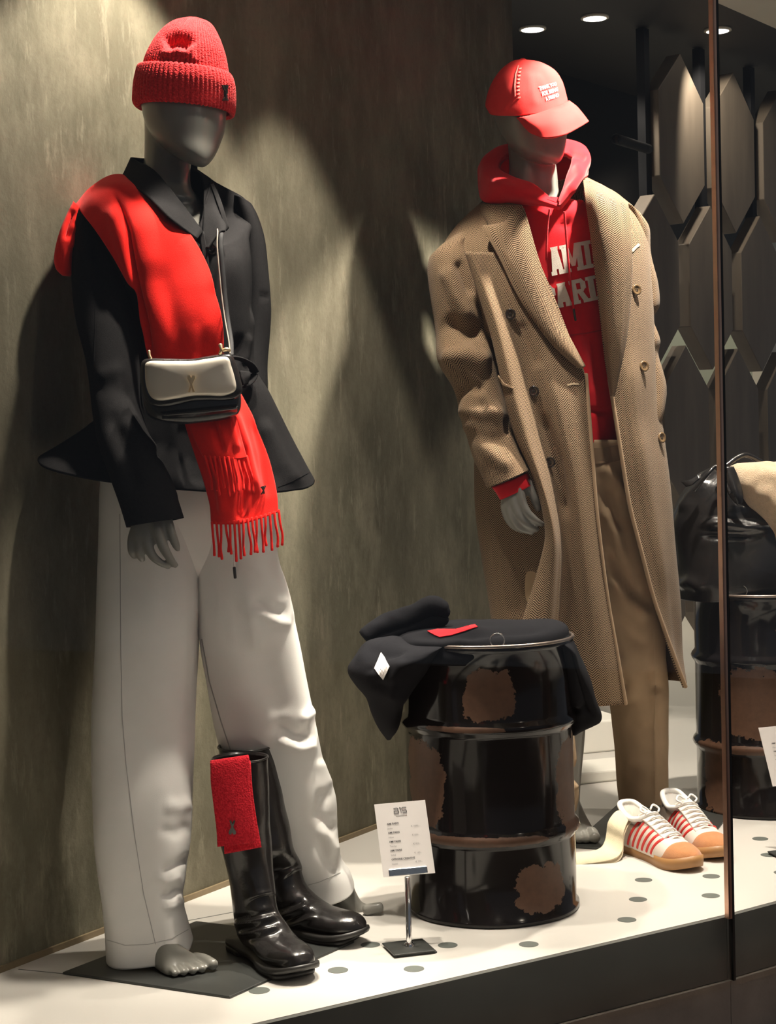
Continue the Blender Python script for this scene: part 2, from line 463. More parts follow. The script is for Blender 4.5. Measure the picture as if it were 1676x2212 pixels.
BLK_KNIT = mat('black fine knit', (0.010, 0.010, 0.012), 0.95, var=0.3, vs=200, bump=0.3, bs=900, sheen=0.0, spec=0.08)
SKIN = mat('grey mannequin lacquer', (0.20, 0.195, 0.175), 0.28, var=0.03, vs=20, spec=0.5)
LEATHER = mat('black polished leather', (0.010, 0.009, 0.009), 0.27, var=0.3, vs=30, bump=0.35, bs=60, bd=0.003, coat=0.25)
FLAP_SHEEN = mat('leather with painted sheen', (0.66, 0.61, 0.52), 0.42, metal=0.45, var=0.08, vs=14, bump=0.12, bs=30)  # black flap leather with its bright reflection painted in as a pale base colour
GOLD = mat('polished brass', (0.90, 0.72, 0.46), 0.36, metal=1.0, var=0)
CHROME = mat('polished chrome', (0.80, 0.80, 0.80), 0.12, metal=1.0, var=0)
STEEL_D = mat('dark steel plate', (0.030, 0.032, 0.030), 0.42, var=0.25, vs=14, spec=0.5)
WHITE_FL = mat('white lacquered floor', (0.53, 0.508, 0.472), 0.32, var=0.03, vs=3, bump=0.03, bs=8, spec=0.4)
HOLE = mat('dark vent disc', (0.085, 0.095, 0.085), 0.6, var=0.15)
FASCIA = mat('dark painted metal', (0.085, 0.085, 0.078), 0.45, var=0.3, vs=6, bump=0.05, bs=30)
STONE = mat('grey concrete', (0.26, 0.235, 0.205), 0.85, var=0.35, vs=12, bump=0.4, bs=120)
PAVE = mat('brown paving', (0.17, 0.105, 0.07), 0.8, var=0.35, vs=8, bump=0.4, bs=60)
DARK_CEIL = mat('dark ceiling paint', (0.030, 0.027, 0.024), 0.6, var=0.1, vs=5)
PALE = mat('pale warm paint', (0.72, 0.67, 0.55), 0.8, var=0.06, vs=5)
HEX = mat('grey brown metal panel', (0.135, 0.108, 0.080), 0.55, metal=0.15, var=0.4, vs=4, bump=0.08, bs=10, stretch=(3, 3, 0.6))
POLE = mat('black steel', (0.008, 0.008, 0.009), 0.7, var=0, spec=0.2)
COPPER = mat('copper edge trim', (0.72, 0.45, 0.33), 0.38, metal=1.0, var=0.2, vs=20)
RUBBER = mat('black sealant', (0.008, 0.008, 0.008), 0.5, var=0)
BUTTON = mat('dark horn button', (0.020, 0.014, 0.010), 0.18, var=0.4, vs=60, coat=0.6)
HORN = mat('brown horn button', (0.16, 0.10, 0.05), 0.2, var=0.5, vs=70, coat=0.6)
CARD = mat('white card', (0.80, 0.76, 0.74), 0.7, var=0.02)
INK = mat('grey ink', (0.05, 0.05, 0.055), 0.8, var=0)
INK_L = mat('light grey ink', (0.32, 0.31, 0.31), 0.8, var=0)
LINING = mat('dark lining', (0.012, 0.010, 0.012), 0.6, var=0.2)
SOLE = mat('black leather sole', (0.014, 0.013, 0.012), 0.45, var=0.3, vs=60)
GUM = mat('honey gum rubber', (0.33, 0.165, 0.058), 0.5, var=0.12, vs=25)
SUEDE = mat('tan suede', (0.42, 0.175, 0.065), 0.95, var=0.18, vs=90, bump=0.35, bs=600, sheen=0.3)
CREAM_L = mat('cream leather', (0.64, 0.555, 0.49), 0.5, var=0.04, vs=30, bump=0.05, bs=200)
WHITE_L = mat('white cotton lace', (0.78, 0.76, 0.72), 0.9, var=0.05, vs=200, bump=0.4, bs=900)
STRIPE_R = mat('red leather stripe', (0.58, 0.035, 0.03), 0.6, var=0.1)
CREAM_K = mat('cream knit', (0.62, 0.54, 0.375), 0.95, var=0.08, vs=120, bump=0.4, bs=700, sheen=0.2)
FLUFFY = mat('beige brushed wool', (0.58, 0.43, 0.28), 1.0, var=0.25, vs=90, bump=0.8, bs=500, bd=0.006, sheen=0.5)
LAMP = m_emit('lit lamp', (1.0, 0.93, 0.82), 9.0)
HERR_D = HERR

# ------------------------------------------------------------------ the setting
A0, A1 = G(0, 2100), G(810, 1790)                       # wall foot
wd = (A1-A0)/np.linalg.norm(A1-A0); wn = np.array([wd[1], -wd[0], 0])
S0, S1, S2 = G(780, 2157), G(1560, 1977), G(1676, 1946)  # front edge of the raised floor
fd = (S1-S0)/np.linalg.norm(S1-S0); fd2 = (S2-S1)/np.linalg.norm(S2-S1)
fn = np.array([fd[1], -fd[0], 0]); fn2 = np.array([fd2[1], -fd2[0], 0])
SL, SR = S0-fd*1.9, S1+fd2*2.2
WL, WR = A0-wd*1.05, A1+wd*0.86
def xy(p): return (float(p[0]), float(p[1]))
V, F = prism([xy(SL), xy(S1), xy(SR), (SR[0]+0.6, 9.6), (-0.4, 9.6), xy(WR+wd*0.0-wn*0.5), xy(WL-wn*0.5)], -0.05, 0.0)
floor = tag(put('floor', V, F, WHITE_FL, smooth=False), kind='structure')
# round vents let into the floor (rows run along the front edge)
dots = [(800,2041),(967,2042),(1142,2040),(894,2093),(1232,1947),(1378,1943),(1354,1987),(1535,1935),(1390,1901),(1536,1893),(1642,1812),(1661,1847),(1690,1885),(730,2096),(560,2140)]
for (u, v) in dots:
    c = G(u, v); Vd = np.array([(c[0]+0.0195*math.cos(t), c[1]+0.0195*math.sin(t), z) for z in (0.0006, -0.002) for t in np.linspace(0, 2*math.pi, 28, endpoint=False)])
    Fd = [tuple(range(28))]+[(i, 28+i, 28+(i+1) % 28, (i+1) % 28) for i in range(28)]
    put('floor_vent', Vd, Fd, HOLE, floor, smooth=False)
for (a, b) in (((40, 2094), (300, 2119)), ((400, 1990), (640, 1945)), ((960, 1900), (1240, 1880))):
    a, b = G(*a), G(*b); t = (b-a)/np.linalg.norm(b-a); nn = np.array([-t[1], t[0], 0])*0.0012
    V, F = prism([xy(a-nn), xy(b-nn), xy(b+nn), xy(a+nn)], -0.001, 0.0005); put('floor_joint', V, F, HOLE, floor, smooth=False)

def wallslab(name, a, b, z0, z1, n, t, m, kind='structure'):
    V, F = slab([(a[0], a[1], z0), (b[0], b[1], z0), (b[0], b[1], z1), (a[0], a[1], z1)], n, t)
    o = put(name, V, F, m, smooth=False)
    return tag(o, kind=kind) if kind else o
wall = wallslab('wall_left', WL, WR, 0.0, ZC+0.25, wn, 0.12, W_WALL)
wallslab('trim_1', WL+wn*0.006, WR+wn*0.006, 0.0, 0.012, wn, 0.008, mat('brass edge strip', (0.20, 0.15, 0.085), 0.5, var=0.2))
# fascia, sill, pavement
wallslab('trim_2', SL+fn*0.012, S1+fn*0.012, -0.131, -0.001, fn, 0.02, FASCIA)
wallslab('trim_3', S1+fn2*0.012, SR+fn2*0.012, -0.131, -0.001, fn2, 0.02, FASCIA)
wallslab('wall_sill_left', SL+fn*0.02, S1+fn*0.02, -0.36, -0.133, fn, 0.12, STONE)
wallslab('wall_sill_right', S1+fn2*0.02, SR+fn2*0.02, -0.36, -0.133, fn2, 0.12, STONE)
V, F = prism([(-6, -4), (6, -4), (6, 5.2), (2.4, 5.2), (0.7, 3.7), (-2.2, 1.9), (-6, 1.9)], -0.30, -0.262)
tag(put('floor_pavement', V, F, PAVE, smooth=False), kind='structure')
# ceiling: pale near the glass, dark over the screen
e0, e1 = G(1535, 0, ZC), G(1660, 55, ZC); ed = (e1-e0)/np.linalg.norm(e1-e0); en = np.array([-ed[1], ed[0], 0])
C0, C1 = e0-ed*6, e0+ed*3.5
V, F = prism([xy(C0), xy(C1), xy(C1-en*3.2), xy(C0-en*3.2)], ZC, ZC+0.06)
# keep the pale soffit behind the glass line
V, F = prism([xy(C1), xy(SR), xy(S1), xy(SL), xy(C0)], ZC, ZC+0.05)
tag(put('ceiling', V, F, PALE, smooth=False), kind='structure')
V, F = prism([xy(C0), xy(C1), xy(C1+en*1.1), xy(C0+en*1.1)], ZC, ZC+0.05)
tag(put('ceiling_back', V, F, DARK_CEIL, smooth=False), kind='structure')
# hexagon screen between the window and the shop
pa, pc = G(1412, 55, ZC), G(1640, 140, ZC); sd = (pc-pa)/np.linalg.norm(pc-pa); sn = np.array([sd[1], -sd[0], 0])
pitch = np.linalg.norm(G(1640, 140, ZC)-pa)/2
screen = thing('hexagon_screen', (pa[0], pa[1], 0), 'open screen of long dark metal hexagons on black posts behind the tweed coat', 'screen')
def hexpanel(c, hw, hs, hp, t):
    o = [(0, hp), (hw, hs), (hw, -hs), (0, -hp), (-hw, -hs), (-hw, hs)]
    return slab([(c[0]+sd[0]*a, c[1]+sd[1]*a, c[2]+b) for a, b in o], sn, t)
for row in range(4):
    for cix in range(-2, 4):
        off = pitch*(cix+0.46+(0.5 if row % 2 else 0)); zc = 2.0-row*0.495
        c = pa+sd*off; c = np.array([c[0], c[1], zc])
        q = proj(c)
        if q[0] > 1860 or q[0] < (1400 if row == 0 else 1290): continue
        V, F = hexpanel(c, pitch*0.405, 0.142, 0.288, 0.055)
        bevel(put('hexagon_panel', V, F, HEX, screen, smooth=False), 0.002, 1)
for k in range(0, 4):
    p = pa+sd*pitch*k - sn*0.028
    a, b = p-sd*0.018, p+sd*0.018
    V, F = slab([(a[0], a[1], 1.6), (b[0], b[1], 1.6), (b[0], b[1], ZC-0.004), (a[0], a[1], ZC-0.004)], sn, 0.03)
    put('post', V, F, POLE, screen, smooth=False)
a, b = P(1330, 300, 5.25), P(1400, 322, 5.6)
put('bracket_arm', *sweep([a, b], [0.016], 10), POLE, screen)
# back wall of the shop, with a dark bulkhead over the screen
bk = pa - sn*0.62
pe = None
for s in np.linspace(0, 3, 400):
    q = bk+sd*s
    if proj(np.array([q[0], q[1], 2.2]))[0] > 1660: pe = s; break
wallslab('wall_bulkhead', bk-sd*2.0, bk+sd*pe, 1.74, ZC, sn, 0.05, DARK_CEIL)
wallslab('wall_shop_right', bk+sd*pe-sn*0.05, bk+sd*(pe+2.5)-sn*0.05, 0.0, ZC+0.4, sn, 0.05, PALE)
wallslab('wall_back', np.array([-0.6, 9.4, 0]), np.array([4.5, 9.4, 0]), 0.0, 3.0, np.array([0, -1, 0]), 0.08, mat('shop grey green paint', (0.16, 0.18, 0.15), 0.7, var=0.1, vs=4))
V, F = prism([xy(bk-sd*2.4), xy(bk+sd*4.2), (5.0, 9.5), (-0.6, 9.5)], 2.95, 3.0)
tag(put('ceiling_shop', V, F, PALE, smooth=False), kind='structure')
# glass: two panes meeting at a copper edged joint
GLASS = m_glass()
JT = ZC
g0 = S1+fn*0.03; g1 = S1+fn2*0.03
V, F = slab([xy(SL+fn*0.03)+(-0.14,), xy(g0-fd*0.006)+(-0.14,), xy(g0-fd*0.006)+(JT,), xy(SL+fn*0.03)+(JT,)], fn, 0.008)
tag(put('window_1', V[:4], [F[0]], GLASS, smooth=False), kind='structure')
V, F = slab([xy(g1+fd2*0.006)+(-0.14,), xy(SR+fn2*0.03)+(-0.14,), xy(SR+fn2*0.03)+(JT,), xy(g1+fd2*0.006)+(JT,)], fn2, 0.008)
tag(put('window_2', V[:4], [F[0]], GLASS, smooth=False), kind='structure')
wallslab('trim_4', g0-fd*0.010, g0-fd*0.0005, -0.0, JT, fn, 0.012, COPPER)
wallslab('trim_5', g0+fd*0.0005, g0+fd*0.006, -0.13, JT, fn, 0.012, RUBBER)

# ------------------------------------------------------------------ ceiling lamps
lamp_lab = ['recessed round ceiling lamp in front of the beanie mannequin', 'recessed round ceiling lamp right above the red beanie', 'recessed round ceiling lamp above the tweed coat', 'recessed round ceiling lamp washing the olive wall between the mannequins',
            'recessed round ceiling lamp above the front drum', 'added trouser fill lamp between the beanie mannequin and the front drum', 'recessed round ceiling lamp above the bag on the far drum', 'small dim ceiling spot just above the red cap',
            'bright oval ceiling spot right of the red cap', 'bright ceiling spot right of the copper glass joint']
for (p, a, pw, an), lb in zip(DOWN, lamp_lab):
    t = thing('ceiling_lamp', (p[0], p[1], ZC-0.008), lb, 'lamp', 'recessed ceiling lamps')
    V = lathe([(0.036, 0.008), (0.046, 0.008), (0.046, 0.001), (0.040, -0.001), (0.036, 0.001)], (p[0], p[1], ZC-0.008), 28)
    grid_obj('bezel', V, PALE, t, closed=True)
    Vd = np.array([(p[0]+0.037*math.cos(x), p[1]+0.037*math.sin(x), ZC-0.0085) for x in np.linspace(0, 2*math.pi, 28, endpoint=False)])
    put('lamp_face', Vd, [tuple(range(28))[::-1]], LAMP, t, smooth=False)

# ------------------------------------------------------------------ oil drums
def drum(cx, cy, R, H, mt, label, ang):
    t = thing('oil_drum', (cx, cy, 0), label, 'drum', 'enamelled steel drums')
    pr = [(R-0.012, 0.004), (R-0.002, 0.0), (R+0.004, 0.004), (R+0.003, 0.012), (R-0.003, 0.016)]
    def rib(z): return [(R-0.003, z-0.020), (R-0.001, z-0.014), (R+0.005, z-0.007), (R+0.0075, z), (R+0.005, z+0.007), (R-0.001, z+0.014), (R-0.003, z+0.020)]
    pr += [(R-0.003, H*0.16)] + rib(H*0.31) + [(R-0.003, H*0.5)] + rib(H*0.705) + [(R-0.003, H*0.86), (R-0.003, H-0.014), (R+0.002, H-0.010), (R+0.005, H-0.004), (R+0.002, H), (R-0.006, H), (R-0.010, H-0.012), (R*0.5, H-0.012), (0.001, H-0.012)]
    V = lathe(pr, (cx, cy, 0), 96)
    # light dents
    th = np.arctan2(V[..., 1]-cy, V[..., 0]-cx)
    k = 1+0.006*np.sin(3*th+1)*np.sin(V[..., 2]*9)+0.003*np.sin(7*th+V[..., 2]*21)
    V[..., 0] = cx+(V[..., 0]-cx)*k; V[..., 1] = cy+(V[..., 1]-cy)*k
    o = grid_obj('body', V, mt, t, closed=True)
    rr = 0.0145
    c = np.array([cx+(R-0.012)*math.cos(ang), cy+(R-0.012)*math.sin(ang), H+rr*0.9])
    tx = np.array([-math.sin(ang), math.cos(ang), 0]); pts = [c+rr*(math.cos(x)*tx+math.sin(x)*np.array([0, 0, 1])) for x in np.linspace(0, 2*math.pi, 25)]
    V, F = sweep(pts, [0.0015], 8, 48, cap=False); put('pull_ring', V, F, CHROME, t)
    rope('rim_bead', [np.array([cx+(R+0.001)*math.cos(x), cy+(R+0.001)*math.sin(x), H+0.001]) for x in np.linspace(0, 2*math.pi, 61)], [0.004], mat('worn steel rim', (0.30, 0.25, 0.22), 0.3, metal=0.9, var=0.6, vs=30), t, 8, 120)
    return t
D1 = np.array([0.2025, 3.625]); DR, DH = 0.181, 0.575
camang = math.atan2(-D1[1], -D1[0])
def da(u): return camang+math.asin(max(-1, min(1, (u-1038)/188.0)))   # visible pixel column -> angle
en1 = m_enamel('chipped enamel drum one', [(da(1040), 0.475, 0.30, 0.055), (da(890), 0.29, 0.36, 0.085), (da(1212), 0.27, 0.30, 0.10), (da(1150), 0.075, 0.36, 0.050), (da(1000), 0.178, 0.9, 0.010), (da(980), 0.408, 0.5, 0.006)])
drum1 = drum(D1[0], D1[1], DR, DH, en1, 'black chipped oil drum under the black sweater beside the price card', da(1062))
D2 = np.array([0.985, 4.53]); ca2 = math.atan2(-D2[1], -D2[0])
en2 = m_enamel('chipped enamel drum two', [(ca2-0.15, 0.30, 0.5, 0.09), (ca2+0.5, 0.45, 0.3, 0.08), (ca2-0.8, 0.10, 0.25, 0.10), (ca2-0.5, 0.178, 0.7, 0.012), (ca2+0.6, 0.12, 0.2, 0.05)])
drum2 = drum(D2[0], D2[1], DR, DH, en2, 'black oil drum carrying the glossy leather bag behind the glass joint', ca2-0.30)

# ------------------------------------------------------------------ price card stands
def price_stand(base, cw, crn, lab, lines):
    t = thing('price_stand', (base[0], base[1], 0), lab, 'sign', 'price card stands')
    b = base
    bx, by = np.array([0.85, 0.25, 0]), np.array([-0.32, 0.9, 0]); bx /= np.linalg.norm(bx); by = np.array([-bx[1], bx[0], 0])
    h = 0.042
    for z0, jj in ((0.0, 0.003), (0.0045, -0.002)):
        poly = [xy(b+bx*(sx*h+jj)+by*(sy*h+jj)) for sx, sy in ((-1, -1), (1, -1), (1, 1), (-1, 1))]
        V, F = prism(poly, z0, z0+0.0035); bevel(put('base_plate', V, F, STEEL_D, t, smooth=False), 0.0008, 1)
    tl, tr, br, bl = crn; mid = (br+bl)/2
    V = lathe([(0.0055, 0.008), (0.0055, mid[2]+0.002), (0.0001, mid[2]+0.002)], (b[0], b[1], 0), 20); grid_obj('post', V, CHROME, t, closed=True)
    V = lathe([(0.010, 0.008), (0.0095, 0.013), (0.006, 0.016)], (b[0], b[1], 0), 20); grid_obj('collar', V, CHROME, t, closed=True)
    nn = np.cross(tr-tl, bl-tl); nn /= np.linalg.norm(nn)
    if nn[1] > 0: nn = -nn
    V, F = slab([tl, tr, br, bl], nn, 0.0018); card = put('card', V, F, CARD, t, smooth=False)
    ex, ey = tr-tl, bl-tl
    c0 = tl+ex*0.12+ey*0.955+nn*0.0035; c1 = tl+ex*0.87+ey*0.955+nn*0.0035; dn = ey/np.linalg.norm(ey)
    V, F = slab([c0-dn*0.008, c1-dn*0.008, c1+dn*0.006, c0+dn*0.006], nn, 0.007); bevel(put('clip', V, F, CHROME, t, smooth=False), 0.001, 1)
    def write(s, x, y, hgt, m, bold=0.0):
        V2, F2 = text_mesh(s, 1.0, bold); w = np.linalg.norm(ex); exn = ex/w
        W = np.array([tl+ex*x+ey*y+exn*q[0]*hgt-dn*q[1]*hgt+nn*0.0006 for q in V2])
        o = put('lettering', W, F2, m, card, smooth=False)
        return o
    for s, x, y, hh, m, bb in lines: write(s, x, y, hh, m, bb)
    return t, card, (tl, ex, ey, nn)
Yc = 3.35
crn = [P(808, 1738, Yc+0.012), P(918, 1728, Yc+0.012), P(940, 1886, Yc-0.010), P(828, 1895, Yc-0.010)]
lines = []
items = [('AMI PARIS', 'Jacke', '€ 1090,-'), ('AMI PARIS', 'Hose', '€ 550,-'), ('AMI PARIS', 'Tasche', '€ 920,-'), ('AMI PARIS', 'Schal', '€ 140,-'), ('OFFICINE CREATIVE', 'Stiefel', '€ 795,-')]
for i, (a, b, c) in enumerate(items):
    y = 0.295+i*0.122
    lines += [(a, 0.20, y, 0.0052, INK, 0.02), (b, 0.20, y+0.062, 0.0048, INK_L, 0), (c, 0.66, y+0.055, 0.0048, INK_L, 0)]
st1, card1, (tl, ex, ey, nn) = price_stand(G(884, 2052), 0, crn, 'white B15 price card on a chrome stand in front of the front drum', lines)
def logo(card, tl, ex, ey, nn, x0=0.365, y0=0.075, w=0.25, h=0.072):
    """B15 in thin squared strokes"""
    S = [[(0, .0), (.30, .0), (.34, .25), (.30, .48), (.05, .48)], [(.30, .48), (.37, .62), (.36, .95), (.02, 1)], [(.02, 1), (.02, .48)],
         [(.44, .06), (.54, 0), (.56, 1)], [(1, .0), (.68, .0), (.68, .45), (.92, .45), (.98, .6), (.97, .92), (.66, 1)]]
    exn = ex/np.linalg.norm(ex); eyn = ey/np.linalg.norm(ey); Vs, Fs, o = [], [], 0
    for s in S:
        p = [tl+ex*(x0+w*a)+ey*(y0+h*b)+nn*0.0006 for a, b in s]
        V, F = sweep(p, [0.00062], 6, 3*len(p), flat=0.4, cap=False); Vs.append((V, F))
    put('lettering', *join(Vs), INK, card, smooth=False)
    p = [tl+ex*(x0+0.03)+ey*(y0+h*1.38)+nn*0.0005, tl+ex*(x0+w)+ey*(y0+h*1.38)+nn*0.0005]
    put('lettering', *sweep(p, [0.0003], 5, 4, cap=False), INK_L, card, smooth=False)
logo(card1, tl, ex, ey, nn)
Y2 = 4.06
crn2 = [P(1638, 1572, Y2+0.012), P(1736, 1563, Y2+0.012), P(1766, 1690, Y2-0.01), P(1669, 1699, Y2-0.01)]
l2 = []
for i, (a, b, c) in enumerate([('AMI PARIS', 'Mantel', '€ 1490,-'), ('AMI PARIS', 'Hoodie', '€ 390,-'), ('AMI PARIS', 'Hose', '€ 420,-'), ('AMI PARIS', 'Cap', '€ 120,-')]):
    y = 0.295+i*0.135; l2 += [(a, 0.20, y, 0.0052, INK, 0.02), (b, 0.20, y+0.066, 0.0048, INK_L, 0), (c, 0.66, y+0.06, 0.0048, INK_L, 0)]
st2, card2, q2 = price_stand(G(1712, 1850), 0, crn2, 'white price card cut off by the right edge in front of the far drum', l2)
logo(card2, *q2)

# ------------------------------------------------------------------ base plates of the mannequins
def plate(cs, lab):
    cs = [np.array(c) for c in cs]; ctr = sum(cs)/4
    V, F = prism([xy(c) for c in cs], 0.0, 0.005); o = put('base_plate', V, F, STEEL_D, smooth=False)
    bevel(o, 0.0015, 2); return tag(o, lab, 'base plate')
b0, b1, b3 = G(135, 2105), G(497, 2158), G(424, 1994)
plateF = plate([b0, b1, b1+(b3-b0)*1.0, b3], 'dark square steel base plate under the white trousers')
m0 = G(1232, 1832); m1 = G(1505, 1850)
m3 = G(1340, 1735)
plateM = plate([m0, m0+(m1-m0)*1.0, m1+(m3-m0), m3], 'dark square steel base plate behind the sneakers')

# ------------------------------------------------------------------ white shop fittings seen behind the tweed coat
def fit(name, lo, hi, lab, cat, rz=0.35, m=None):
    t = None; V, F = box_vf(lo, hi); c = V.mean(0); R = np.array(Matrix.Rotation(rz, 3, 'Z')); V = (V-c)@R.T+c
    o = put(name, V, F, m or mat('white lacquer', (0.78, 0.75, 0.68), 0.35, var=0.03), smooth=False); bevel(o, 0.006, 2); return tag(o, lab, cat)
g = G(1330, 1700); fit('display_plinth', (g[0]-0.28, g[1]+0.05, 0), (g[0]+0.10, g[1]+0.22, 0.035), 'low white plinth on the floor behind the tan trouser leg', 'plinth')
g = G(1335, 1640); fit('display_block', (g[0]-0.25, g[1]+0.1, 0), (g[0]+0.02, g[1]+0.35, 0.10), 'white block behind the white plinth left of the tan trouser leg', 'plinth')
g = G(1330, 1600); fit('display_shelf', (g[0]-0.40, g[1]+0.30, 0.0), (g[0]+0.10, g[1]+0.8, 0.17), 'white low shelf furthest back left of the tan trouser leg', 'shelf')

# ------------------------------------------------------------------ footwear helpers
def foot_shell(heel, toe, prof, z0=0.0, n=40, m=48, skew=0.0):
    """rings across the foot axis; prof rows (t, half width, top height, bottom height, side shift)"""
    heel, toe = np.array(heel), np.array(toe); ax = toe-heel; ax[2] = 0; L = np.linalg.norm(ax); ax /= L; sd_ = np.array([ax[1], -ax[0], 0])
    th = np.linspace(0, 2*math.pi, n, endpoint=False); R = []
    for (t, wd_, h, b, sh) in prof:
        c = heel+ax*L*t+sd_*sh; cs, sn_ = np.cos(th), np.sin(th)
        zz = np.where(sn_ >= 0, b+(h-b)*np.abs(sn_)**0.9, b-(0.004)*np.abs(sn_)**0.5)
        pp = 2/2.6
        xx = np.sign(cs)*np.abs(cs)**pp*wd_
        R.append(np.stack([c[0]+sd_[0]*xx, c[1]+sd_[1]*xx, z0+zz], -1))
    R = np.array(R)
    return np.einsum('kr,rnc->knc', crm(len(R), m), R)
def sole_mesh(heel, toe, outl, z0, z1, lift=0.0):
    """outline (t, half width) both sides -> slab between z0 and z1; toe spring lift"""
    heel, toe = np.array(heel), np.array(toe); ax = toe-heel; ax[2] = 0; L = np.linalg.norm(ax); ax /= L; s = np.array([ax[1], -ax[0], 0])
    o = curve(np.array(outl, float), 40); up, dn = [], []
    pts = [(t, w_+0) for t, w_, *_ in o]; sh = [q[2] for q in o]
    ring_ = [heel+ax*L*t+s*(w_+c) for (t, w_), c in zip(pts, sh)]+[heel+ax*L*t+s*(-w_+c) for (t, w_), c in list(zip(pts, sh))[::-1]]
    tt = [t for t, _ in pts]+[t for t, _ in pts[::-1]]
    n = len(ring_); V = []
    for z, k in ((z0, 0.985), (z0+(z1-z0)*0.5, 1.0), (z1, 0.99)):
        c = sum(ring_)/n
        for p, t in zip(ring_, tt):
            q = c+(p-c)*k; V.append((q[0], q[1], z+lift*max(0, t-0.72)**2*8))
    F = [tuple(f) for f in gridfaces(3, n, True)]
    # top and bottom as strips of quads
    h = n//2
    for r, fl in ((0, False), (2, True)):
        for i in range(h-1):
            f = (r*n+i, r*n+i+1, r*n+n-2-i, r*n+n-1-i); F.append(f if fl else f[::-1])
    return np.array(V), F

# ------------------------------------------------------------------ black riding boots
def boot(lab, shaft, Y, gpx, tpx, z0, folds):
    toe = G(*tpx); an = G(*gpx); ax = toe-an; ax[2] = 0; ax /= np.linalg.norm(ax); s = np.array([ax[1], -ax[0], 0]); up = np.array([0, 0, 1.0])
    heel = toe-ax*0.285; heel[2] = 0
    t = thing('riding_boot', (heel[0], heel[1], z0), lab, 'boot', 'pair of black riding boots')
    n = 64; th = np.linspace(0, 2*math.pi, n, endpoint=False); c_, s_ = np.cos(th)[:, None], np.sin(th)[:, None]; R = []
    for (uL, uR, v) in shaft:
        A, B = P(uL, v, Y), P(uR, v, Y); c = (A+B)/2; r = np.linalg.norm(B-A)/2; R.append(c+r*(c_*s+s_*ax*0.98))
    Fp = lambda a, z: heel+ax*a+up*(z0+z)
    for (a, z, dx, dz, rf, rb, w_) in [(.072, .130, .97, .24, .054, .046, .042), (.078, .100, .85, .53, .060, .056, .041), (.090, .075, .58, .81, .062, .074, .040), (.118, .054, .25, .97, .054, .044, .039), (.148, .043, .05, 1, .043, .031, .042), (.185, .034, 0, 1, .031, .022, .047), (.220, .032, 0, 1, .0285, .020, .047), (.250, .031, 0, 1, .027, .018, .040), (.273, .030, 0, 1, .021, .015, .027), (.284, .028, 0, 1, .010, .008, .010)]:
        d = ax*dx+up*dz; d /= np.linalg.norm(d); R.append(Fp(a, z)+w_*np.sign(c_)*np.abs(c_)**0.85*s+np.where(s_ > 0, rf, rb)*s_*d)
    V = np.einsum('kr,rnc->knc', crm(len(R), 150), np.array(R))
    V = shape_grid(V, True, creases=folds, wob=[((20, 20, 20), 0.0025, 5.0), ((8, 8, 8), 0.003, 1.0)])
    sh = grid_obj('upper', V, LEATHER, t, closed=True, capB=True, thick=0.003)
    L = 0.285; k = lambda x: x
    ol = [(-0.01, 0.004, 0), (0.0, 0.022, 0), (0.06, 0.036, 0), (0.25, 0.038, 0), (0.45, 0.038, 0), (0.66, 0.051, 0), (0.80, 0.052, 0), (0.92, 0.043, 0), (0.99, 0.026, 0), (1.02, 0.006, 0)]
    hz = heel+np.array([0, 0, 0]); V, F = sole_mesh(hz, toe, ol, z0+0.008, z0+0.019, 0.02); put('sole', V, F, SOLE, t)
    hl = [(-0.01, 0.004, 0), (0.0, 0.022, 0), (0.06, 0.036, 0), (0.18, 0.038, 0), (0.27, 0.036, 0), (0.272, 0.004, 0)]
    V, F = sole_mesh(hz, toe, hl, z0, z0+0.0105); put('heel_block', V, F, SOLE, t)
    fl = [(0.46, 0.004, 0), (0.465, 0.032, 0), (0.66, 0.048, 0), (0.80, 0.047, 0), (0.88, 0.036, 0), (0.90, 0.006, 0)]
    V, F = sole_mesh(hz, toe, fl, z0, z0+0.0085); put('outsole', V, F, SOLE, t)
    rope('rim_piping', list(V_rim(sh)), [0.0022], LEATHER, t, 8, 90)
    return t, sh
def V_rim(o, n=64):
    V = WORLD[o][0][:n]; return np.vstack([V, V[:1]])
ya = 3.31
shA = [(457,578,1637), (459,580,1700), (468,584,1770), (484,590,1850)]
foldsA = [([(498,1986),(540,1980),(602,1966)],6,-.006),([(500,1997),(545,1992),(604,1980)],5,.006),([(503,2009),(550,2004),(606,1992)],6,-.006),([(506,2021),(555,2014),(609,2002)],5,.006),([(510,2034),(560,2024),(612,2012)],7,-.006),([(560,2085),(600,2085),(640,2075)],9,-.003)]
bootA, shA_o = boot('black leather riding boot standing nearest the glass with the red socks', shA, ya, (545, 2062), (660, 2126), 0.005, foldsA)
yb = 3.43
shB = [(470,592,1612), (480,606,1690), (502,625,1780), (522,636,1835)]
foldsB = [([(575,1975),(625,1958),(665,1940)],6,-.006),([(580,1988),(632,1969),(672,1952)],5,.006),([(586,2000),(640,1980),(680,1964)],6,-.006),([(592,2012),(646,1992),(690,1976)],5,.006)]
bootB, shB_o = boot('black leather riding boot standing behind the one with red socks', shB, yb, (598, 2013), (787, 2044), 0.005, foldsB)

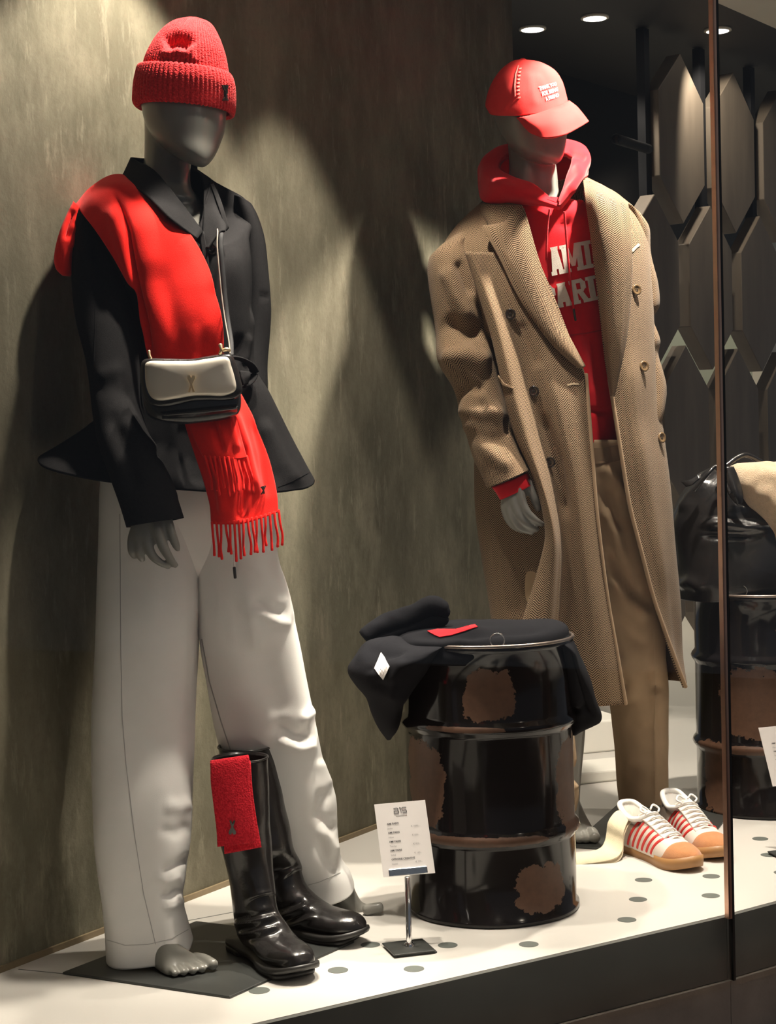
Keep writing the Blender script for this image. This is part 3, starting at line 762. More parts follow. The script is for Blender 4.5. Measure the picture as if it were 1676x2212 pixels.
# ------------------------------------------------------------------ red socks over the boot rim
rs = thing('sock_pair', tuple(P(510, 1840, 3.285)), 'pair of folded red socks hung over the rim of the front boot', 'socks')
def sockstrip(name, L, R, Ys, thick, m=SOCK_RED, parent=None, k=5, creases=None, wob=None, bow=0.006):
    rows = []
    for (a, b, y) in zip(L, R, Ys):
        row = []
        for s in np.linspace(0, 1, k):
            row.append((a[0]+(b[0]-a[0])*s, a[1]+(b[1]-a[1])*s, y-bow*math.sin(math.pi*s)))
        rows.append(row)
    return surf(name, rows, m, parent, 24, 50, thick=thick, off=0, creases=creases, wob=wob)
sockA = sockstrip('front_sock', [(458,1690),(457,1662),(455,1648),(456,1655),(457,1690),(463,1740),(469,1790),(471,1828)], [(540,1690),(540,1655),(536,1637),(538,1642),(538,1690),(544,1740),(551,1790),(550,1819)],
          [3.275,3.272,3.255,3.244,3.240,3.239,3.240,3.242], 0.009, parent=rs)
sockB = sockstrip('rear_sock', [(462,1680),(462,1660),(470,1655),(474,1700),(480,1760),(484,1800),(486,1844)], [(541,1680),(540,1655),(541,1650),(544,1700),(552,1760),(559,1800),(564,1829)], [3.275,3.272,3.260,3.252,3.251,3.252,3.253], 0.008, parent=rs)
bv = wvf([sockA])
def emblem(parent, bvh, cx, cy, sc, m, lift=0.006, fallY=3.3, up=-1, thick=0.0015):
    """heart over a forked stem; up=-1 heart on top"""
    hp = [(0, -.05), (.10, -.22), (.25, -.20), (.30, -.02), (.20, .18), (.06, .42), (0, .5), (-.06, .42), (-.20, .18), (-.30, -.02), (-.25, -.20), (-.10, -.22)]
    f = (lambda x, y: (cx+x*sc, cy+y*sc)) if up < 0 else (lambda x, y: (cx+x*sc, cy-(y-0.3)*sc))
    q = fan_quads([f(*p) for p in hp], f(0, .12))
    q += [[f(-.09, .38), f(.05, .38), f(.24, .92), f(.10, .95)], [f(-.05, .38), f(.09, .38), f(-.10, .95), f(-.24, .92)]]
    return patch('emblem', bvh, q, m, parent, lift, thick, 3, fallY)
emblem(rs, bv, 503, 1787, 26, BUTTON, up=1, lift=0.0065)

# ------------------------------------------------------------------ white and red sneakers
def sneaker(lab, heel, toe, side, px_lace, w=1.0):
    t = thing('sneaker', (heel[0], heel[1], 0), lab, 'sneaker', 'pair of striped sneakers')
    ol = [(-0.02, 0.004, 0), (0.0, 0.020, 0), (0.07, 0.033, 0), (0.3, 0.037, 0), (0.5, 0.038, 0), (0.72, 0.048, .002*side), (0.85, 0.046, .003*side), (0.94, 0.036, .003*side), (1.0, 0.018, .003*side), (1.015, 0.005, .003*side)]
    V, F = sole_mesh(heel, toe, ol, 0.0, 0.026, 0.02); put('sole', V, F, GUM, t)
    pr = [(0.0, 0.014, 0.080, 0.02, 0), (0.015, 0.025, 0.104, 0.02, 0), (0.09, 0.032, 0.104, 0.02, 0), (0.20, 0.036, 0.088, 0.02, 0), (0.32, 0.037, 0.086, 0.02, 0), (0.42, 0.039, 0.094, 0.02, 0), (0.55, 0.042, 0.083, 0.02, 0), (0.70, 0.0455, 0.066, 0.02, .002*side), (0.84, 0.043, 0.055, 0.02, .003*side), (0.93, 0.034, 0.049, 0.02, .003*side), (0.985, 0.018, 0.040, 0.02, .003*side), (1.0, 0.006, 0.030, 0.02, .003*side)]
    Vu = foot_shell(heel, toe, pr, 0.0, 56, 70)
    up = grid_obj('upper', Vu, CREAM_L, t, closed=True, capA=True, capB=True)
    pc_ = [(0.735, 0.046, 0.050, 0.02, .002*side), (0.80, 0.0448, 0.059, 0.02, .003*side), (0.87, 0.0418, 0.0555, 0.02, .003*side), (0.94, 0.0335, 0.0500, 0.02, .003*side), (0.99, 0.018, 0.041, 0.02, .003*side), (1.006, 0.006, 0.030, 0.02, .003*side)]
    grid_obj('toe_cap', foot_shell(heel, toe, pc_, 0.0, 48, 40), SUEDE, t, closed=True, capB=True)
    heel, toe = np.array(heel), np.array(toe); ax = toe-heel; ax[2] = 0; L = np.linalg.norm(ax); ax /= L; s = np.array([ax[1], -ax[0], 0])
    X = lambda a, b, z: heel+ax*L*a+s*b+np.array([0, 0, z])
    # padded collar round the opening and the dark mouth
    col_ = [X(0.02, 0, .112), X(0.05, .020, .110), X(0.14, .029, .098), X(0.26, .032, .088), X(0.36, .026, .092), X(0.40, 0, .098), X(0.36, -.026, .092), X(0.26, -.032, .088), X(0.14, -.029, .098), X(0.05, -.020, .110)]
    C = curve(col_, 60, True); Vc, Fc = [], []
    V, F = sweep(list(C)+[C[0]], [0.0065], 10, 80, cap=False); put('collar', V, F, WHITE_COT, t)
    mouth = curve([X(0.045, 0, .109), X(0.07, .015, .107), X(0.2, .025, .094), X(0.33, .020, .093), X(0.37, 0, .0955), X(0.33, -.020, .093), X(0.2, -.025, .094), X(0.07, -.015, .107)], 32, True)
    bm = bmesh.new(); bm.from_mesh(up.data); dl = []
    for f in bm.faces:
        q = np.array(f.calc_center_median())+BASE[up]-heel; a_, b_ = (q@ax)/L, q@s
        if 0.04 < a_ < 0.36 and abs(b_) < 0.026 and q[2] > 0.05: dl.append(f)
    bmesh.ops.delete(bm, geom=dl, context='FACES'); bm.to_mesh(up.data); bm.free(); solid(up, 0.003, -1)
    mc = mouth.mean(0); bowl = np.array([mc+(mouth-mc)*k-np.array([0, 0, d_]) for k, d_ in ((1.12, -.001), (1.0, .006), (0.97, .03), (0.9, .055), (0.5, .064), (0.02, .066))])
    grid_obj('inner_lining', bowl, WHITE_COT, t, closed=True)
    # tongue and facing
    tg = np.array([[X(a, b, z-abs(b)*0.35) for b in (-.026, -.013, 0, .013, .026)] for a, z in ((0.33, .108), (0.42, .101), (0.55, .089), (0.68, .073), (0.735, .067))])
    surf('tongue', tg, CREAM_L, t, 16, 24, thick=0.004)
    for i in range(6):
        a = 0.40+i*0.058; z = .1035-i*0.0063
        p = [X(a, -.024, z-.008), X(a+0.012, -.012, z+.001), X(a+0.02, 0, z+.003), X(a+0.012, .012, z+.001), X(a, .024, z-.008)]
        rope('lace', p, [0.0027], WHITE_L, t, 8, 18, flat=0.6)
    for sg in (-1, 1):
        rope('lace', [X(0.37, 0.004*sg, .112), X(0.35, 0.016*sg, .120), X(0.38, 0.026*sg, .112), X(0.41, 0.018*sg, .106)], [0.0024], WHITE_L, t, 8, 20)
    # red stripes on both flanks
    for sg in (-1, 1):
        for i in range(6):
            a0 = 0.24+i*0.072; pts = []
            for q in np.linspace(0, 1, 9):
                aa = a0+0.10*q**1.3; zt = 0.026+(0.062-i*0.0045)*q
                tt = np.interp(aa, [r[0] for r in pr], np.arange(len(pr))); r0 = pr[int(tt)]; r1 = pr[min(int(tt)+1, len(pr)-1)]; f = tt-int(tt)
                wv = r0[1]*(1-f)+r1[1]*f; hv = r0[2]*(1-f)+r1[2]*f; sv = r0[4]*(1-f)+r1[4]*f
                k = min(0.999, max(0, (zt-0.02)/(hv-0.02))); ang = math.asin(k**(1/0.9))
                pts.append(X(aa, sg*(math.cos(ang)**(2/2.6)*wv+0.0006)+sv, zt))
            V, F = sweep(pts, [0.0040], 8, 24, flat=0.35, up=tuple(s*sg)); put('stripe', V, F, STRIPE_R, t)
    return t
sn1h, sn1t = G(1348, 1830), G(1505, 1885)
sn2h, sn2t = G(1444, 1803), G(1556, 1863)
sneaker('cream and red striped sneaker with the cream sock in front of the other', sn1h, sn1t, 1, None)
sneaker('cream and red striped sneaker behind the one holding the cream sock', sn2h, sn2t, -1, None)
# cream socks falling out of the front sneaker
cs = thing('sock_pair', tuple(G(1300, 1850)), 'pair of cream socks spilling from the front sneaker onto the floor', 'socks')
Yk = [3.98, 3.97, 3.96, 3.95, 3.94, 3.94, 3.93, 3.93]
def creamsock(dz, du, nm):
    L = [(1362,1772+dz),(1352,1757+dz),(1332,1755+dz),(1316,1775+dz),(1312,1800+dz),(1306,1822+dz),(1290,1838+dz),(1240,1848+dz),(1232,1850+dz)]
    R = [(1372,1778+dz),(1368,1768+dz),(1358,1772+dz),(1348,1795+dz),(1346,1818+dz),(1342,1842+dz),(1322,1858+dz),(1262,1868+dz),(1244,1870+dz)]
    Y = [4.10,4.08,4.06,4.035,4.03,4.015,3.99,3.985,3.985]
    rows = [[(a[0]+(b[0]-a[0])*s+du, a[1]+(b[1]-a[1])*s, y-0.03*s-0.006*math.sin(math.pi*s)) for s in np.linspace(0, 1, 5)] for a, b, y in zip(L, R, Y)]
    return surf(nm, rows, CREAM_K, cs, 22, 50, thick=0.008, off=0)
creamsock(0, 0, 'upper_sock'); creamsock(9, 1, 'lower_sock')

# ------------------------------------------------------------------ black sweater on the front drum
sw = thing('sweater', (D1[0], D1[1], DH), 'black knit sweater with a red motif heaped over the front drum', 'sweater')
yd = 3.625
top = tube('top_fold', [(846,1415,1224,1397,yd,.168,8), (846,1392,1226,1376,yd,.172,8), (862,1368,1222,1352,yd,.160,4), (905,1355,1200,1343,yd,.12), (960,1348,1150,1341,yd,.06), (1020,1345,1080,1341,yd,.02)], BLK_KNIT, sw, 72, 40, 2.2, capB=True,
     creases=[([(960,1385),(1020,1375),(1090,1362),(1190,1360)],7,-.008),([(900,1375),(980,1362),(1060,1360)],8,.008),([(880,1392),(960,1395),(1020,1378)],9,.008)], wob=[((9, 9, 9), 0.008, 2.2)])
left = tube('left_bundle', [(860,1372,950,1380,yd-.03,.04), (792,1390,962,1390,(yd-.05,yd-.13),.06), (758,1422,948,1410,(yd-.06,yd-.145),.08), (749,1445,925,1440,(yd-.06,yd-.135),.085), (764,1472,900,1475,(yd-.05,yd-.12),.08), (790,1500,882,1508,(yd-.04,yd-.11),.07), (803,1535,868,1540,(yd-.02,yd-.085),.055), (820,1570,857,1572,(yd,yd-.05),.04), (834,1596,848,1596,yd+.01,.02)], BLK_KNIT, sw, 64, 60, 2.2, capA=True, capB=True,
     creases=[([(770,1440),(800,1400),(850,1385),(880,1392)],9,.010),([(790,1460),(830,1410),(880,1400)],9,-.012),([(870,1420),(850,1470),(845,1520)],12,.012),([(800,1480),(840,1490),(860,1470)],10,-.008)], wob=[((12, 12, 12), 0.010, 7.7)])
right = tube('right_drop', [(1150,1362,1216,1358,yd+.0,.09), (1188,1382,1238,1385,yd+.01,.12), (1206,1430,1256,1430,yd+.02,.11), (1214,1490,1279,1492,yd+.03,.09), (1221,1535,1297,1545,yd+.04,.07), (1226,1562,1284,1566,yd+.04,.05), (1230,1586,1244,1588,yd+.04,.02)], BLK_KNIT, sw, 56, 60, 2.2, capA=True, capB=True,
     creases=[([(1210,1400),(1235,1480),(1260,1560)],8,.010),([(1225,1400),(1255,1470),(1275,1540)],7,-.010),([(1225,1540),(1260,1530),(1290,1545)],8,-.010)], wob=[((14, 14, 14), 0.010, 1.7)])
for pts, r in (([(792,1372),(830,1352),(880,1336),(925,1314),(948,1316),(962,1328)], [.020,.024,.026,.026,.024,.012]), ([(812,1380),(860,1362),(905,1350),(940,1340),(962,1340)], [.018,.022,.022,.020,.010])):
    Vr = [P(u, v, yd-.02) for u, v in pts]
    V, F = sweep(Vr, r, 18, 40); V = V+0.006*np.array([[noise.noise(Vector(q)*30), 0, noise.noise(Vector(q)*34+Vector((5, 5, 5)))] for q in V])
    put('sleeve_roll', V, F, BLK_KNIT, sw)
bv = wvf([top, left])
hq = [(924,1365),(945,1361),(985,1361),(1010,1354),(1026,1351),(1031,1356),(1015,1361),(1000,1366),(975,1374),(950,1378),(940,1374)]
patch('red_motif', bv, fan_quads(hq, (968, 1368)), FLEECE_RED, sw, 0.002, 0.002, 5, yd-.15)
patch('care_label', bv, [[(823,1411),(843,1440),(829,1467),(808,1444)]], CARD, sw, 0.003, 0.001, 6, yd-.18)

# ------------------------------------------------------------------ leather bag and scarf on the far drum
lb = thing('leather_bag', (D2[0], D2[1], DH), 'slouchy black glossy leather bag standing on the far drum', 'bag')
y2 = 4.53
body = tube('body', [(1464,1292,1790,1290,y2,.150), (1458,1250,1795,1250,y2,.155), (1454,1190,1790,1190,y2,.150), (1455,1120,1770,1120,y2,.135), (1474,1062,1720,1060,y2,.105), (1500,1028,1670,1026,y2,.07), (1530,1010,1630,1010,y2,.03)], LEATHER, lb, 72, 70, 2.4, capA=True, capB=True,
     creases=[([(1510,1135),(1560,1130),(1620,1142),(1660,1140)],9,.016),([(1500,1150),(1560,1155),(1650,1155)],9,-.014),([(1470,1110),(1490,1070),(1530,1030)],10,.012),([(1560,1040),(1580,1080),(1590,1110)],12,.012),([(1465,1270),(1490,1255),(1520,1275)],12,.012)], wob=[((9, 9, 9), 0.012, 4.4)])
surf('handle_tab', [[(1558,1012,4.40),(1568,1008,4.38),(1585,1008,4.38)],[(1562,1040,4.375),(1580,1035,4.365),(1597,1036,4.375)],[(1574,1070,4.365),(1590,1066,4.355),(1605,1068,4.365)],[(1588,1088,4.362),(1597,1092,4.36),(1605,1084,4.362)]], LEATHER, lb, 16, 24, thick=0.004)
surf('side_tab', [[(1470,1040,4.43),(1482,1052,4.42)],[(1490,1036,4.42),(1495,1046,4.41)],[(1508,1024,4.42),(1511,1032,4.41)]], LEATHER, lb, 8, 14, thick=0.004)
rope('handle', [P(1548, 1012, 4.42), P(1568, 1006, 4.42), P(1590, 990, 4.43), P(1612, 983, 4.44), P(1640, 996, 4.46), P(1665, 1012, 4.5)], [0.007], LEATHER, lb, 10, 40)
rope('handle', [P(1500, 1060, 4.40), P(1528, 1025, 4.39), P(1548, 1008, 4.40), P(1565, 1040, 4.37), P(1576, 1064, 4.355)], [0.005], LEATHER, lb, 10, 40)
fs = tube('wool_scarf', [(1572,1010,1592,1002,4.44,.02), (1584,1040,1640,1000,4.43,.05), (1600,1075,1700,1000,4.43,.07), (1640,1130,1750,1030,4.43,.08), (1668,1200,1790,1100,4.43,.08), (1690,1280,1800,1200,4.42,.06)], FLUFFY, None, 56, 60, 2.2, capA=True, capB=True, wob=[((25, 25, 25), 0.008, 9.1)])
tag(fs, 'thick beige wool scarf spilling over the glossy black leather bag', 'scarf')

# ================================================================== mannequin bodies
def closed_tube(rings, n=40, m=50, p=2.2):
    V = tube_grid(rings, n, m, p); F = [tuple(f) for f in gridfaces(m, n, True)]
    VV = V.reshape(-1, 3); k = len(VV); VV = np.vstack([VV, V[0].mean(0), V[-1].mean(0)])
    for j in range(n):
        F.append((j, k, (j+1) % n)); F.append(((m-1)*n+(j+1) % n, k+1, (m-1)*n+j))
    return VV, F
def ball(c, r, n=14):
    V, F = [], []
    for i in range(n+1):
        ph = math.pi*i/n
        for j in range(2*n): t = math.pi*j/n; V.append((c[0]+r[0]*math.sin(ph)*math.cos(t), c[1]+r[1]*math.sin(ph)*math.sin(t), c[2]+r[2]*math.cos(ph)))
    return np.array(V), [tuple(f) for f in gridfaces(n+1, 2*n, True)]
def body(name, parts, base, lab, vox=0.003, smooth=2):
    V, F = join(parts); me = bpy.data.meshes.new('tmp'); me.from_pydata([tuple(v) for v in V], [], F)
    bm = bmesh.new(); bm.from_mesh(me); bmesh.ops.remove_doubles(bm, verts=bm.verts, dist=1e-5); bmesh.ops.recalc_face_normals(bm, faces=bm.faces); bm.to_mesh(me); bm.free()
    o = bpy.data.objects.new('tmp', me); col.objects.link(o)
    r = o.modifiers.new('r', 'REMESH'); r.mode = 'VOXEL'; r.voxel_size = vox
    s = o.modifiers.new('s', 'SMOOTH'); s.factor = 0.5; s.iterations = smooth
    dg = bpy.context.evaluated_depsgraph_get(); dg.update()
    m2 = bpy.data.meshes.new_from_object(o.evaluated_get(dg)); bpy.data.objects.remove(o); bpy.data.meshes.remove(me)
    n = len(m2.vertices); co = np.empty(n*3); m2.vertices.foreach_get('co', co); co = co.reshape(-1, 3)
    Fq = [tuple(p.vertices) for p in m2.polygons]; bpy.data.meshes.remove(m2)
    ob = put(name, co, np.array(Fq) if all(len(f) == 4 for f in Fq) else Fq, SKIN, base=base)
    return tag(ob, lab, 'mannequin')
def finger(pts, r):
    return sweep([P(*q) for q in pts], r, 14, 30)

# ================================================================== figure in the charcoal jacket
F_ = []
# head, neck, torso, limbs (hidden parts stay slimmer than the clothes)
F_.append(closed_tube([(385,118,420,122,3.42,.025), (345,138,455,142,3.42,.060), (318,165,478,170,3.42,.080), (306,200,490,205,3.42,.092), (308,240,488,244,3.415,.092), (318,275,485,279,3.41,.088), (340,305,475,309,3.40,.074), (372,332,464,334,3.38,.052), (402,350,452,352,3.365,.028), (424,359,440,361,3.36,.010)], 56, 60, 2.2))
F_.append(closed_tube([(312,230,420,240,3.45,.055), (313,290,420,300,3.45,.054), (312,345,412,352,3.45,.052), (305,395,412,400,3.44,.054), (292,425,430,430,3.43,.06), (268,445,442,448,3.43,.058), (250,480,462,480,3.43,.070), (255,560,490,560,3.42,.09), (280,680,515,680,3.42,.10), (300,790,515,790,3.42,.09), (290,900,530,900,3.42,.08), (270,1010,550,1010,3.42,.07), (300,1100,540,1100,3.42,.06), (340,1150,510,1150,3.42,.04)], 48, 80))
F_.append(closed_tube([(250,1060,410,1060,3.40,.075), (245,1300,400,1300,3.38,.07), (250,1500,385,1500,3.36,.06), (255,1620,375,1620,3.35,.055), (265,1800,370,1800,3.33,.05), (290,1960,360,1960,3.31,.032), (308,2030,362,2030,3.305,.028), (312,2060,366,2062,3.30,.028)], 36, 60))
F_.append(closed_tube([(430,1060,570,1060,3.44,.075), (450,1300,590,1300,3.47,.07), (490,1500,630,1500,3.51,.06), (540,1620,660,1620,3.54,.055), (600,1750,690,1750,3.57,.045), (660,1860,722,1860,3.60,.032), (690,1905,748,1900,3.61,.030)], 36, 60))
F_.append(closed_tube([(188,455,250,470,3.41,.035), (190,560,250,560,3.40,.035), (205,700,270,700,3.335,.035), (225,800,285,800,3.30,.032), (255,920,310,920,3.25,.028), (280,1030,340,1040,3.215,.024), (290,1090,352,1095,3.205,.022), (286,1125,356,1125,3.20,.020), (280,1160,350,1150,3.197,.016)], 32, 60))
F_.append(closed_tube([(485,478,528,485,3.43,.030), (515,560,562,560,3.47,.035), (520,690,566,690,3.48,.033), (515,790,560,790,3.46,.03), (490,880,535,880,3.40,.028), (470,930,510,930,3.36,.02)], 28, 40))
# right hand, fingers bent towards the thigh
yh = 3.197; mm = 3.26/F_PX
F_ += [finger([(292,1140,yh),(285,1165,yh),(285,1190,yh-.004),(292,1203,yh)], [.0088,.0088,.0080,.0062]),
       finger([(306,1140,yh-.004),(301,1170,yh-.006),(302,1195,yh-.008),(308,1210,yh-.004)], [.0095,.0095,.0085,.0062]),
       finger([(320,1140,yh-.006),(319,1172,yh-.010),(328,1198,yh-.012),(345,1214,yh-.010),(366,1225,yh-.006)], [.0100,.0100,.0088,.0074,.0052]),
       finger([(334,1122,yh-.008),(342,1150,yh-.014),(353,1182,yh-.016),(368,1207,yh-.014),(380,1223,yh-.010)], [.0115,.0110,.0098,.0078,.0058]),
       finger([(352,1105,yh),(364,1130,yh-.006),(372,1155,yh-.010),(379,1175,yh-.010),(385,1189,yh-.008)], [.0110,.0095,.0085,.0080,.0045])]
F_.append(closed_tube([(284,1118,352,1112,yh,.016), (282,1145,346,1140,yh,.017), (284,1162,344,1160,yh-.003,.014), (292,1176,338,1176,yh-.005,.009)], 28, 24))
# feet
def toes(heelp, ball_pts, tips, r, z0):
    out = []
    for a, b, q in zip(ball_pts, tips, r):
        a, b = np.array(a), np.array(b); m_ = a*0.45+b*0.55+np.array([0, 0, 0.003])
        out.append(sweep([a, m_, b], [q*1.05, q*0.92, q*0.9], 12, 14))
    return out
zf = 0.005
heel = G(324, 2074, zf); bt = G(398, 2099, zf)
ax = bt-heel; ax /= np.linalg.norm(ax); sx_ = np.array([ax[1], -ax[0], 0])
F_.append((lambda V: (V.reshape(-1, 3), [tuple(f) for f in gridfaces(30, 32, True)]+[tuple(range(32)), tuple(range(29*32, 30*32))]))(foot_shell(heel, bt, [(0.0, .012, .03, .012, 0), (.08, .024, .045, .008, 0), (.3, .028, .056, .008, 0), (.55, .032, .050, .006, 0), (.8, .039, .037, .005, 0), (1.0, .042, .025, .005, 0), (1.08, .036, .019, .005, 0)], zf, 32, 30)))
for k, (dx, ln, q) in enumerate(((-.036, .056, .0115), (-.0155, .050, .0080), (.0010, .043, .0078), (.0165, .034, .0074), (.031, .024, .0070))):
    a = bt+sx_*dx*1.0-ax*0.012+np.array([0, 0, q+.004]); b = bt+sx_*dx*1.08+ax*ln*0.72+np.array([0, 0, q])
    F_.append(sweep([a, (a+b)/2+np.array([0, 0, .004]), b], [q, q*0.95, q], 14, 14))
# left foot, heel lifted, seen from the side
bl = G(778, 1978, 0.004); an = P(722, 1905, 3.615)
F_.append(sweep([P(718,1885,3.612), P(733,1922,3.612), P(752,1950,3.612), P(772,1965,3.612), P(795,1969,3.61)], [.030, .031, .026, .020, .014], 24, 40))
F_.append(sweep([P(712,1895,3.615), P(725,1930,3.615), P(745,1962,3.613), P(770,1976,3.61)], [.020, .022, .018, .011], 18, 30))
F_.append(sweep([P(790,1966,3.575), P(808,1962,3.572), P(822,1960,3.572)], [.0125, .0115, .0115], 14, 16))
for k in range(1, 5):
    F_.append(sweep([P(785-3*k,1969,3.60+.016*k-.012), P(800-3*k,1968,3.60+.016*k-.012), P(816-5*k,1969,3.60+.016*k-.012)], [.0095, .0085, .0080], 12, 14))
manF = body('mannequin', F_, (float(P(380,2090,3.42)[0]), 3.42, 0.005), 'grey faceless mannequin in the red beanie and white trousers')
rope('support_rod', [np.array([P(345,2040,3.34)[0], 3.345, 0.0]), np.array([P(345,2040,3.34)[0], 3.345, 0.30])], [0.008], CHROME, manF, 12, 6)

# ---- white trousers
tr = thing('trousers', tuple(G(420, 2050)), 'wide off-white cotton trousers on the beanie mannequin', 'trousers')
cL = [([(395,1890),(360,1905),(330,1890)],9,.006),([(398,1915),(370,1935),(345,1932)],8,-.010),([(396,1940),(372,1958),(350,1962)],8,.008),([(415,1780),(380,1800),(340,1790)],14,-.006),([(416,1730),(390,1745),(350,1740)],14,.006),([(415,1850),(385,1868),(345,1885)],10,-.009),
      ([(300,1250),(320,1400),(330,1600)],40,.004),([(420,1300),(415,1600)],14,-.006)]
legA = tube('trouser_leg', [(222,1000,446,1000,3.42,.106), (217,1080,444,1080,3.42,.108), (214,1200,434,1200,3.415,.104), (210,1330,428,1330,3.40,.095), (206,1450,424,1450,3.39,.09), (202,1580,419,1580,3.375,.087), (203,1700,417,1700,3.35,.085), (208,1800,414,1800,3.33,.083), (216,1890,402,1885,3.315,.08), (223,1950,394,1945,3.305,.078), (229,2005,402,1995,3.298,.078,4), (232,2062,412,2040,3.29,.078,14)], WHITE_COT, tr, 80, 150, 2.9, creases=cL, thick=0.003, wob=[((7, 7, 3), 0.006, 1.2), ((18, 18, 9), 0.002, 6.1)])
cR = [([(600,1225),(630,1330),(640,1345)],10,.004),([(540,1290),(590,1320),(625,1325)],13,-.010),([(530,1270),(545,1330),(560,1420)],14,.008),([(545,1310),(600,1345),(632,1350)],10,.009),([(590,1560),(640,1595),(680,1590)],15,-.016),([(600,1595),(650,1615),(690,1605)],14,.012),([(470,1300),(530,1500),(600,1640)],40,.006),
      ([(650,1560),(690,1530)],10,.008),([(690,1640),(720,1700)],12,.006),([(705,1700),(690,1760),(722,1800)],12,-.014),([(715,1760),(700,1800),(725,1850)],12,.010),([(560,1380),(590,1480),(610,1560)],30,-.008),([(640,1880),(700,1850)],30,.004),([(690,1800),(700,1850),(735,1890)],9,-.008)]
legB = tube('trouser_leg', [(418,1000,585,1000,3.42,.106), (420,1080,592,1080,3.42,.108), (425,1200,600,1200,3.44,.105), (428,1300,626,1300,3.45,.105), (432,1380,645,1380,3.46,.10), (444,1480,668,1480,3.475,.098), (462,1570,688,1570,3.49,.095), (490,1650,702,1650,3.505,.092), (525,1720,722,1720,3.52,.09), (565,1790,727,1790,3.54,.088), (604,1860,737,1855,3.555,.085), (632,1905,757,1888,3.565,.085,3), (650,1943,766,1912,3.57,.085,6)], WHITE_COT, tr, 80, 150, 2.7, creases=cR, thick=0.003, wob=[((7, 7, 4), 0.007, 4.2), ((16, 16, 9), 0.0025, 8.1)])
tube('hip', [(228,960,582,960,3.42,.10), (222,1020,588,1020,3.42,.108), (224,1090,586,1090,3.42,.108), (250,1150,560,1150,3.42,.094), (300,1210,540,1210,3.42,.070), (370,1260,490,1260,3.42,.03)], WHITE_COT, tr, 72, 50, 2.3, thick=0.003)
bvL = wvf([legA]); bvR = wvf([legB])
patch('side_seam', bvL, strip_quads([(259,1110),(260,1250),(261,1400),(264,1550),(272,1650),(290,1800),(310,1930),(336,2040)], 1.6), mat('seam shadow thread', (0.42, 0.41, 0.40), 0.9, var=0), tr, 0.0006, 0.0006, 12, 3.3)
patch('hem_stitch', bvL, strip_quads([(231,2030),(270,2042),(320,2040),(370,2028),(406,2008)], 1.6), mat('hem thread', (0.5, 0.49, 0.47), 0.9, var=0), tr, 0.0006, 0.0006, 8, 3.3)
patch('hem_stitch', bvR, strip_quads([(652,1915),(690,1905),(735,1885)], 1.6), mat('hem thread far', (0.5, 0.49, 0.47), 0.9, var=0), tr, 0.0006, 0.0006, 8, 3.5)
patch('inner_seam', bvR, strip_quads([(436,1380),(452,1470),(478,1560),(505,1640)], 2.0), mat('inner seam thread', (0.36, 0.36, 0.35), 0.9, var=0), tr, 0.0006, 0.0006, 8, 3.5)
rope('drawcord', [P(506, 1190, 3.325), P(506, 1224, 3.325)], [0.0020], WHITE_COT, tr, 8, 6)
rope('drawcord_tip', [P(506, 1226, 3.324), P(508, 1248, 3.324)], [0.0030], STEEL_D, tr, 10, 6)

# ---- charcoal jacket
jk = thing('jacket', (float(P(380,1040,3.41)[0]), 3.41, float(P(380,1060,3.3)[2])), 'charcoal wool jacket with flared peplum on the beanie mannequin', 'jacket')
top_r = np.array([P(*q) for q in [(455,390,3.43),(449,430,3.345),(441,478,3.315),(432,502,3.308),(386,452,3.318),(322,397,3.355),(296,366,3.43),(308,352,3.48),(350,348,3.505),(385,350,3.51),(420,362,3.50),(446,378,3.47)]])
def lob(L, R, Y, d, vf=0): return (L[0], L[1], R[0], R[1], Y, d, vf)
N_ = 96
rr = [curve(top_r, N_, True)]
for r in [(258,394,482,402,3.43,.098,10,118), (206,424,528,430,3.42,.112,8,104), (190,470,548,470,3.42,.120,0,78), (214,560,551,560,3.41,.128,0,36), (252,680,549,680,3.41,.126), (284,775,552,785,3.41,.118), (268,850,583,850,3.41,.120,8), (190,915,622,930,(3.375,3.42),.128,20), (130,955,655,992,(3.355,3.42),.136,30), (82,985,681,1040,(3.335,3.42),.142,38)]:
    rr.append(ring(r, N_, 2.2))
# align the neck ring start with theta=0 (right), going to the front
Vt = np.einsum('kr,rnc->knc', crm(len(rr), 150), np.array(rr))
cj = [([(560,900),(610,1000),(650,1060)],16,.012),([(535,900),(560,990),(580,1060)],16,-.012),([(505,960),(520,1060)],14,.010),([(420,900),(430,1060)],22,-.010),([(545,480),(552,560),(548,700)],9,-.012),([(500,520),(515,640),(520,760)],18,.006),([(470,420),(500,470)],18,-.006),([(535,720),(525,790)],8,.008),([(515,720),(508,790)],8,-.006)]
Vt = shape_grid(Vt, True, creases=cj, wob=[((8, 8, 5), 0.004, 2.5)])
jt = grid_obj('bodice', Vt, WOOL_CHAR, jk, closed=True, thick=0.005)
cs1 = [([(205,815),(240,802),(275,795)],14,.005),([(200,845),(240,835),(290,860)],18,-.004),([(235,480),(250,600),(270,680)],16,.010),([(205,500),(215,600),(215,700)],14,-.007),([(255,900),(300,950),(345,985)],14,.010),([(240,880),(280,990),(290,1080)],20,-.010),([(330,985),(360,1040),(380,1090)],12,.006)]
slR = tube('sleeve', [(180,444,236,452,3.42,.06), (168,472,228,480,3.41,.066), (160,520,250,520,3.40,.07), (156,600,276,600,3.37,.070), (164,690,304,690,3.335,.070), (186,790,303,790,3.30,.068), (203,890,302,880,3.268,.062), (219,970,328,965,3.238,.058), (240,1040,368,1030,3.216,.055), (258,1095,386,1080,3.206,.054), (272,1140,397,1118,3.20,.052,-4)], WOOL_CHAR, jk, 64, 110, 2.1, creases=cs1, wob=[((7, 7, 7), 0.005, 3.7)], thick=0.005)
